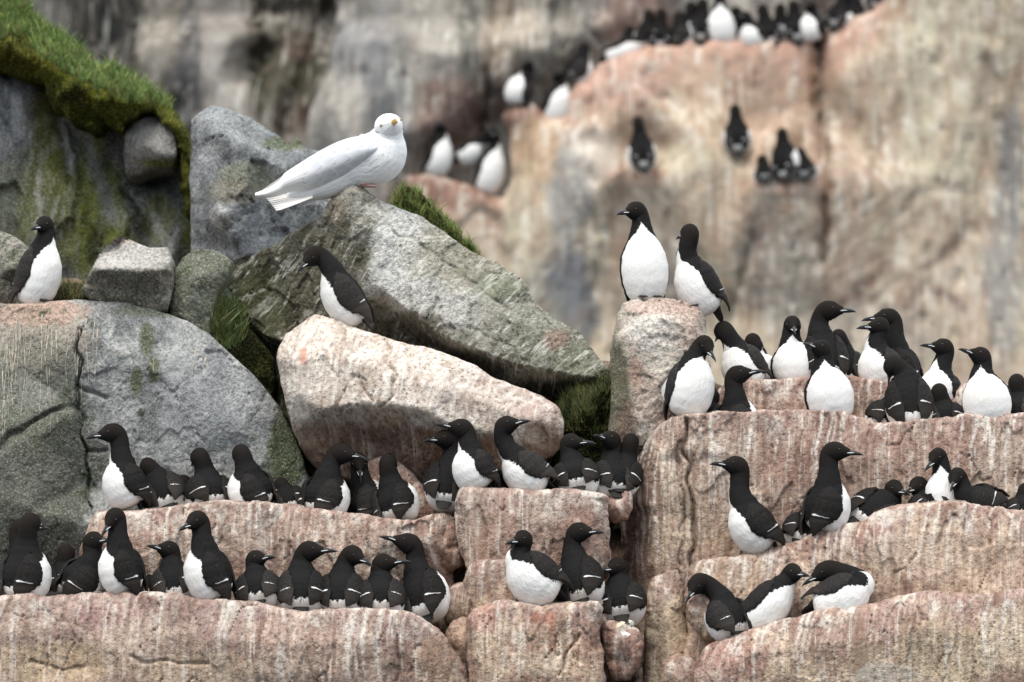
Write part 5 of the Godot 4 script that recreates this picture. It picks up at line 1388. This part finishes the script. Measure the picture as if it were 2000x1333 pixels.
	bird("white breasted seabird with head bowed right at the corner of the tall ledge", g, [1335, 806, 1356, 706, 1376, 672, 1398, 708], 36, -0.12, {girth = 1.0, rise = 0.25, feet = true, foot_up = -0.02})
	bird("dark seabird half hidden behind the head bowed one at the corner", g, [1305, 800, 1318, 722, 1334, 688, 1352, 700], -70, -0.26, {girth = 0.9, away = true})
	bird("seabird with only neck and head above the ledge, bill pointing right, beside the corner", g, [1432, 855, 1436, 785, 1440, 733, 1493, 725], 125, -0.12, {girth = 0.95})
	bird("dark seabird low behind the corner bird's white belly", g, [1378, 830, 1382, 794, 1390, 774, 1400, 785], 180, -0.2, {away = true, girth = 0.72})
	bird("front facing seabird with large white belly and bill raised left on the tall ledge", g, [1630, 820, 1610, 726, 1606, 684, 1566, 672], 12, -0.10, {girth = 1.0})
	bird("back turned seabird bowing its head left, white down both flanks", g, [1784, 835, 1768, 738, 1742, 712, 1738, 748], 180, -0.10, {narrow = 0.8, girth = 1.0, away = true})
	bird("dark seabird crouched at the left flank of the bowing bird", g, [1722, 840, 1738, 795, 1752, 775, 1762, 785], 200, -0.2, {away = true, girth = 0.85})
	bird("small dark seabird just right of the bowing bird", g, [1852, 840, 1842, 795, 1834, 766, 1842, 775], 178, -0.18, {away = true, girth = 0.85})
	bird("front facing seabird with large white belly near the right edge, bill to the left", g, [1938, 830, 1920, 738, 1918, 698, 1870, 682], -8, -0.10, {girth = 1.02})
	bird("dark seabird cut off by the right edge beside the large white belly", g, [1994, 830, 1988, 780, 1986, 748, 2004, 752], 160, -0.14, {away = true, girth = 0.9})

	g = "seabirds on the small ledge behind the upper right"
	bird("seabird with head bent down behind the corner birds, dark wing to the right", g, [1478, 752, 1436, 680, 1412, 645, 1398, 662], -55, -0.42, {girth = 0.95, away = true})
	bird("dark head of a seabird showing behind the bent one", g, [1488, 750, 1480, 700, 1470, 668, 1478, 676], 30, -0.56, {girth = 0.85, away = true})
	bird("dark seabird lying flat on the small ledge", g, [1562, 742, 1515, 732, 1500, 728, 1490, 735], 200, -0.46, {away = true, girth = 0.62})
	bird("white breasted seabird facing the sea with its bill straight ahead on the small ledge", g, [1556, 752, 1546, 675, 1548, 634, 1551, 655], 8, -0.46, {girth = 0.95})
	bird("tall seabird with back turned and bill to the right above the small ledge", g, [1622, 745, 1602, 655, 1619, 606, 1671, 609], -165, -0.40, {narrow = 0.8, girth = 0.98})
	bird("dark seabird looking away behind the tall back turned one", g, [1658, 752, 1648, 690, 1638, 660, 1630, 668], 180, -0.54, {away = true, girth = 0.85})
	bird("seabird with open bill to the left and white breast, nearer of the calling pair", g, [1738, 755, 1712, 682, 1722, 638, 1671, 642], -68, -0.42, {girth = 0.98})
	bird("arched seabird behind the nearer of the calling pair, bill to the left", g, [1778, 755, 1752, 678, 1736, 620, 1681, 626], -110, -0.54, {girth = 0.9})
	bird("seabird with only head and white chest above the ledge, bill left, right of calling pair", g, [1838, 800, 1838, 728, 1846, 680, 1795, 675], -48, -0.36, {girth = 0.92})

	g = "seabirds standing on the loose boulders"
	bird("upright seabird with pure white front on the left of the pillar", g, [1264, 584, 1254, 462, 1243, 412, 1203, 421], 6, -0.42, {girth = 1.0, feet = true})
	bird("seabird with brown stained belly and dark wing on the right of the pillar", g, [1392, 600, 1345, 512, 1348, 455, 1322, 460], -64, -0.42, {girth = 0.98, away = true, feet = true})
	bird("white breasted seabird at far left on the broad boulder, wing to the left", g, [54, 590, 85, 482, 88, 440, 62, 452], 64, -0.34, {girth = 0.98, feet = true})
	bird("seabird leaning forward with long neck on the pale slab under the great slab", g, [704, 622, 650, 532, 612, 500, 580, 534], -98, -0.29, {girth = 0.94, rise = 0.5, feet = true, cock = 0.2})

	g = "seabirds on the rounded ledge at right"
	bird("tall necked seabird in profile to the left sitting on the upper right step", g, [1505, 1066, 1452, 985, 1440, 910, 1385, 906], -94, 0.15, {girth = 1.05})
	bird("dark seabird crouched between the tall necked one and the upright one", g, [1560, 1062, 1580, 1012, 1600, 990, 1612, 1000], 178, 0.12, {away = true, girth = 0.85})
	bird("upright seabird with back turned and bill to the right on the upper right step", g, [1602, 1036, 1618, 945, 1630, 882, 1686, 888], 118, 0.17, {girth = 1.02})
	bird("dark seabird asleep with head tucked, left of the tucked pair", g, [1672, 1022, 1738, 976, 1744, 956, 1776, 968], 165, 0.15, {girth = 1.0})
	bird("dark seabird asleep with head tucked left, right of the tucked pair", g, [1832, 1005, 1806, 974, 1796, 950, 1762, 966], -170, 0.15, {girth = 1.05})
	bird("seabird looking down left with a white throat patch behind the tucked pair", g, [1842, 1000, 1840, 928, 1834, 890, 1802, 922], -5, 0.10, {girth = 0.72})
	bird("seabird lying along the step, bill pointing down and tail to the right", g, [1955, 990, 1888, 968, 1870, 930, 1852, 962], -100, 0.16, {girth = 0.95, rise = 0.2})
	bird("dark back of a seabird cut by the right edge on the rounded ledge", g, [2006, 1020, 2002, 980, 2004, 962, 2020, 966], 178, 0.2, {away = true, girth = 0.9})

	g = "seabirds on the broad corner rock"
	bird("seabird bending its long neck down to the left above the tan stone", g, [1438, 1240, 1410, 1172, 1362, 1140, 1337, 1178], -150, 0.42, {girth = 0.94, rise = 0.25})
	bird("seabird leaning up the slope with white flank, head behind its preening neighbour", g, [1452, 1228, 1532, 1142, 1546, 1120, 1580, 1126], 62, 0.36, {girth = 0.9})
	bird("preening seabird with full white breast to the right and bill laid back left", g, [1592, 1190, 1682, 1142, 1612, 1116, 1564, 1144], 68, 0.38, {girth = 1.05, rise = 0.15})


func build_far_colony():
	var g := "blurred seabirds on the far cliff"
	var z := -13.10
	var few := {segs = 20}
	var spots := [
		["blurred white fronted seabird at the left end of the far cliff's broken edge", [845, 338, 862, 275, 858, 250, 866, 240], 55, 0.0],
		["blurred pale seabird leaning over the broken edge of the far cliff", [897, 308, 930, 282, 952, 268, 975, 262], 60, 0.0],
		["blurred seabird with long white belly above the broken edge beside the leaning one", [945, 374, 966, 296, 962, 262, 945, 252], 40, 0.0],
		["blurred seabird turned left on the reddish knob of the far cliff", [1008, 200, 1025, 155, 1032, 130, 1022, 118], -70, 0.06],
		["blurred seabird with white belly hanging on the edge right of the reddish knob", [1074, 238, 1098, 172, 1092, 150, 1078, 142], 45, 0.0],
		["blurred dark seabird seen from behind at the pink corner of the far cliff", [1118, 158, 1136, 112, 1140, 94, 1155, 92], 120, 0.0],
		["blurred seabird lying along the far cliff's rising edge", [1185, 112, 1245, 84, 1268, 66, 1290, 60], 60, 0.0],
		["blurred dark seabird standing left of the white ones on the far top", [1290, 92, 1290, 52, 1292, 28, 1300, 20], 178, 0.0],
		["blurred seabird with a white cheek patch on the far top", [1328, 84, 1328, 50, 1326, 34, 1345, 32], 120, 0.0],
		["blurred dark seabird behind the big white one on the far top", [1368, 78, 1372, 32, 1372, 8, 1385, 4], 178, 0.0],
		["blurred big white bellied seabird on the far top", [1410, 84, 1406, 22, 1406, -6, 1396, -16], 5, 0.0],
		["blurred seabird with a narrow white belly right of the big white one", [1482, 86, 1466, 52, 1456, 34, 1440, 34], -60, 0.0],
		["blurred dark seabird in the middle of the far top", [1512, 84, 1496, 44, 1490, 20, 1480, 12], 178, 0.0],
		["blurred back turned seabird with white rump on the far top", [1560, 78, 1552, 34, 1550, 12, 1560, 4], 175, 0.0],
		["blurred seabird at the right end of the far top", [1634, 52, 1644, 14, 1650, -8, 1664, -10], 150, 0.0],
		["blurred dark seabird between the lying one and the far top's left end", [1222, 108, 1226, 78, 1230, 62, 1240, 56], 170, -0.04],
		["blurred dark seabird just left of the far top's first standing bird", [1262, 92, 1266, 52, 1268, 30, 1258, 24], 176, -0.04],
		["blurred dark seabird behind the one with a white cheek patch", [1346, 82, 1348, 40, 1350, 14, 1340, 8], 178, -0.06],
		["blurred dark seabird right beside the big white one on the far top", [1442, 84, 1440, 48, 1438, 24, 1450, 18], 176, -0.04],
		["blurred dark seabird between the middle and the white rumped one on the far top", [1532, 82, 1526, 44, 1524, 18, 1534, 10], 180, -0.05],
		["blurred white flanked seabird right of the white rumped one on the far top", [1590, 76, 1586, 34, 1584, 14, 1574, 8], -60, 0.0],
		["blurred dark seabird near the right end of the far top", [1664, 46, 1668, 8, 1668, -14, 1678, -18], 178, -0.04],
		["blurred dark seabird at the very right end of the far top", [1708, 14, 1712, -14, 1714, -30, 1722, -34], 178, 0.0],
		["blurred seabird clinging to the far cliff face, white on both flanks, leftmost of three", [1258, 328, 1250, 268, 1246, 240, 1246, 226], 180, 0.36],
		["blurred dark seabird clinging highest on the far cliff face", [1442, 296, 1438, 240, 1436, 216, 1438, 204], 175, 0.30],
		["blurred seabird with one white stripe on the small far ledge", [1538, 346, 1530, 284, 1528, 262, 1530, 250], 150, 0.40],
		["blurred small dark seabird left of the striped one on the small far ledge", [1496, 350, 1492, 328, 1490, 314, 1480, 310], 175, 0.40],
		["blurred small dark seabird right of the striped one on the small far ledge", [1572, 346, 1568, 316, 1562, 300, 1572, 296], 178, 0.40],
	]
	for s in spots:
		var o := {segs = 20, away = s[2] > 100 and s[2] < 260}
		if absf(s[2]) > 140:
			o.narrow = 0.42
			o.lean = -0.02
		o.girth = 0.8 if s[1][1] - s[1][3] < 30 else 0.95
		bird(s[0], g, s[1], s[2], z + s[3], o)


func build_gull():
	var z := -0.64
	var from := ray_point(560, 380, z - 0.05)
	var root := Node3D.new()
	root.name = "gull"
	root.position = from
	add_child(root)
	tag(root, "large white gull with pale grey wings on the peak of the great slab", "gull")
	var shape := [[560, 382, 0.006, 0.006], [572, 380, 0.034, 0.026], [600, 372, 0.056, 0.046], [640, 354, 0.078, 0.074], [680, 330, 0.092, 0.092], [715, 316, 0.101, 0.106], [738, 304, 0.107, 0.114], [749, 288, 0.099, 0.104], [754, 276, 0.086, 0.088], [757, 265, 0.070, 0.070], [759, 257, 0.060, 0.059]]
	var pts := PackedVector3Array()
	var dors := PackedVector3Array()
	var ra := PackedFloat32Array()
	var rb := PackedFloat32Array()
	var vv := PackedFloat32Array()
	var n := shape.size()
	var back := Vector3(-0.45, 1.0, 0.12).normalized()
	for i in n - 1:
		for k in 5:
			var t := k / 5.0
			var a: Array = shape[maxi(i - 1, 0)]
			var b: Array = shape[i]
			var c: Array = shape[i + 1]
			var d: Array = shape[mini(i + 2, n - 1)]
			var q := []
			for m in 4:
				q.append(cubic_interpolate(b[m], c[m], a[m], d[m], t))
			pts.append(ray_point(q[0], q[1], z - 0.05 + 0.10 * (i + t) / n) - from)
			ra.append(maxf(0.004, q[2]))
			rb.append(maxf(0.004, q[3]))
			dors.append(back)
			vv.append((i + t) / n)
	# the head looks out to sea, a little up and tilted
	var look_at_sea := Vector3(0.30, 0.16, 1.0).normalized()
	var head := ray_point(760, 247, z + 0.06) - from
	var start := pts[-1]
	var begin := pts.size()
	for k in 9:
		var t := (k + 1) / 9.0
		pts.append(start.bezier_interpolate(start + Vector3(-0.004, 0.03, 0.0), head - look_at_sea * 0.035 + Vector3(0, 0.005, 0), head + look_at_sea * 0.01, t))
		ra.append(lerpf(0.059, 0.054, t))
		rb.append(lerpf(0.058, 0.051, t))
		vv.append(1.0)
		dors.append(back.lerp(Vector3(-0.35, 0.6, -0.8).lerp(Vector3(-0.35, 1.0, 0.0), t), t))
	for k in 8:
		var t := (k + 1) / 8.0
		pts.append(head + look_at_sea * (0.01 + t * 0.055))
		ra.append(lerpf(0.054, 0.010, pow(t, 1.8)))
		rb.append(lerpf(0.051, 0.013, pow(t, 1.8)))
		vv.append(1.0)
		dors.append(Vector3(-0.35, 1.0, 0.0))
	pts.append(head + look_at_sea * 0.067)
	ra.append(0.001)
	rb.append(0.001)
	vv.append(1.0)
	dors.append(Vector3(-0.35, 1.0, 0.0))
	obj("body", sweep(pts, dors, ra, rb, vv, 48), M.gull, root)
	var crown := Vector3(-0.35, 1.0, 0.0)
	crown = (crown - look_at_sea * crown.dot(look_at_sea)).normalized()
	var right := look_at_sea.cross(crown)
	var at := Basis(right, crown, -look_at_sea)
	var bill := obj("bill", lathe([[0.012, 0, 0.001, 0.001], [0.012, 0, 0.011, 0.014], [-0.015, -0.001, 0.009, 0.012], [-0.035, -0.002, 0.007, 0.0125], [-0.046, -0.006, 0.0045, 0.008], [-0.053, -0.011, 0.002, 0.003], [-0.054, -0.012, 0.0005, 0.0005]], at, 14), M.gull_bill, root)
	bill.position = head + look_at_sea * 0.06
	var ball := SphereMesh.new()
	ball.radius = 0.0065
	ball.height = 0.013
	for side in [-1.0, 1.0]:
		var e := obj("eye", ball, M.gull_eye, root)
		e.position = head + look_at_sea * 0.034 + crown * 0.008 + right * side * 0.0435
		var pupil_ball := SphereMesh.new()
		pupil_ball.radius = 0.0035
		pupil_ball.height = 0.007
		var p := obj("pupil", pupil_ball, M.eye, e)
		p.position = (look_at_sea * 0.5 + right * side).normalized() * 0.0042
	# near wing: rows of feathers from the shoulder to the crossed tips
	var near := [[746, 286, 298, 7.0, 0.4], [738, 274, 306, 9.4, 1.4], [720, 268, 318, 10.8, 1.8], [700, 266, 330, 11.0, 1.8], [670, 273, 346, 10.2, 1.8], [640, 286, 358, 8.8, 1.8], [610, 303, 368, 7.4, 1.5], [580, 322, 374, 6.2, 1.2], [556, 338, 378, 5.4, 1.0], [548, 349, 381, 4.8, 0.8], [540, 356, 384, 4.4, 0.7], [522, 368, 387, 3.8, 0.5], [498, 377, 387, 3.4, 0.3]]
	obj("wing", gull_wing(near, z, from, 1.0), gull_wing_look(), root)
	var far_side := [[742, 286, 300, -4.0, -0.5], [700, 270, 300, -8.0, -1.4], [650, 284, 320, -6.0, -1.4], [600, 312, 345, -4.0, -1.0], [560, 338, 362, -2.0, -0.8], [525, 362, 376, -1.0, -0.5], [506, 376, 384, 0.0, -0.2]]
	obj("wing", gull_wing(far_side, z - 0.02, from, -1.0), gull_wing_look(), root)
	for k in 7:
		var lift := k * 2.2
		var a := ray_point(610, 372 + lift * 0.9, z - 0.06 + k * 0.014) - from
		var b := ray_point(520 + k * 3, 388 + lift * 1.7, z - 0.05 + k * 0.016) - from
		var way := (b - a).normalized()
		var up := Vector3(0.1, 1.0, 0.35)
		up = (up - way * up.dot(way)).normalized()
		var long := a.distance_to(b)
		var f := obj("tail_feather", lathe([[0, 0, 0.001, 0.001], [0.002, 0, 0.016, 0.004], [long * 0.5, 0, 0.022, 0.003], [long * 0.9, 0, 0.022, 0.0022], [long * 0.985, 0, 0.012, 0.0015], [long, 0, 0.001, 0.0005]], Basis(up.cross(way), up, way), 12), M.gull_tip, root)
		f.position = a
	for side in [0, 1]:
		var foot := obj("foot", shared.foot, M.gull_leg, root)
		foot.transform = Transform3D(Basis(Vector3.UP, -PI * 0.5).scaled(Vector3.ONE * 1.3), ray_point(690 + side * 18, 362 + side * 4, z + 0.02) - from)


func gull_wing_look() -> StandardMaterial3D:
	if M.has("gull_print"):
		return M.gull_print
	var im := Image.create(256, 128, false, Image.FORMAT_RGB8)
	var lift := Image.create(256, 128, false, Image.FORMAT_RGB8)
	for y in 128:
		for x in 256:
			var s := (x + 0.5) / 256.0
			var u := (y + 0.5) / 128.0
			var soft := noise_b.get_noise_2d(s * 16.0, u * 10.0) * 0.5 + 0.5
			var rows := fposmod(s * 13.0 + sin(u * 20.0 + floorf(s * 13.0)) * 0.2, 1.0) if s < 0.55 else fposmod(u * 8.0 - s * 2.0, 1.0)
			var c := Color(0.52, 0.54, 0.585).lerp(Color(0.66, 0.68, 0.715), soft * 0.35 + rows * rows * 0.6)
			c = c.lerp(Color(0.70, 0.70, 0.70), smoothstep(0.50, 0.66, s + u * 0.12))
			c = c.lerp(Color(0.72, 0.72, 0.73), smoothstep(0.90, 1.0, u) * smoothstep(0.2, 0.5, s))
			im.set_pixel(x, y, c.linear_to_srgb())
			lift.set_pixel(x, y, Color(rows, rows, rows))
	lift.bump_map_to_normal_map(2.0)
	var m := plain(Color.WHITE, 0.8, 0.3)
	m.albedo_texture = ImageTexture.create_from_image(im)
	m.normal_enabled = true
	m.normal_texture = ImageTexture.create_from_image(lift)
	m.normal_scale = 1.1
	M.gull_print = m
	return m


# rows: x, upper y, lower y in photo pixels, how far out in cm, thickness in cm
func gull_wing(rows: Array, z: float, from: Vector3, side: float) -> ArrayMesh:
	var vs := PackedVector3Array()
	var uvs := PackedVector2Array()
	var index := PackedInt32Array()
	var m := 14
	var steps := (rows.size() - 1) * 4
	for i in steps + 1:
		var at := float(i) / 4.0
		var k := mini(int(at), rows.size() - 2)
		var t := at - k
		var q := []
		for c in 5:
			q.append(cubic_interpolate(rows[k][c], rows[k + 1][c], rows[maxi(k - 1, 0)][c], rows[mini(k + 2, rows.size() - 1)][c], t))
		for j in m * 2:
			var w := float(j) / (m - 1) if j < m else float(2 * m - 1 - j) / (m - 1)
			var bulge: float = q[3] * (0.35 + 0.65 * sin(PI * clampf(w * 0.75 + 0.12, 0.0, 1.0)))
			var thick: float = q[4] * sin(PI * w) if j < m else -0.4 * side
			var step := -1.2 if q[0] < 600 and w > 0.5 else 0.0
			var p := ray_point(q[0], lerpf(q[1], q[2], w), z + (bulge + thick) * 0.01)
			vs.append(p - from)
			uvs.append(Vector2(float(i) / steps, w))
	var ring := 2 * m
	for i in steps:
		for j in ring:
			var a := i * ring + j
			var b := i * ring + (j + 1) % ring
			if side > 0.0:
				index.append_array([a, a + ring, b, b, a + ring, b + ring])
			else:
				index.append_array([a, b, a + ring, b, b + ring, a + ring])
	var normals := PackedVector3Array()
	normals.resize(vs.size())
	for k in range(0, index.size(), 3):
		var f := (vs[index[k + 2]] - vs[index[k]]).cross(vs[index[k + 1]] - vs[index[k]])
		for c in 3:
			normals[index[k + c]] += f
	for i in vs.size():
		normals[i] = normals[i].normalized() if normals[i].length() > 0.0 else Vector3.UP
	return mesh_of(vs, normals, uvs, index)
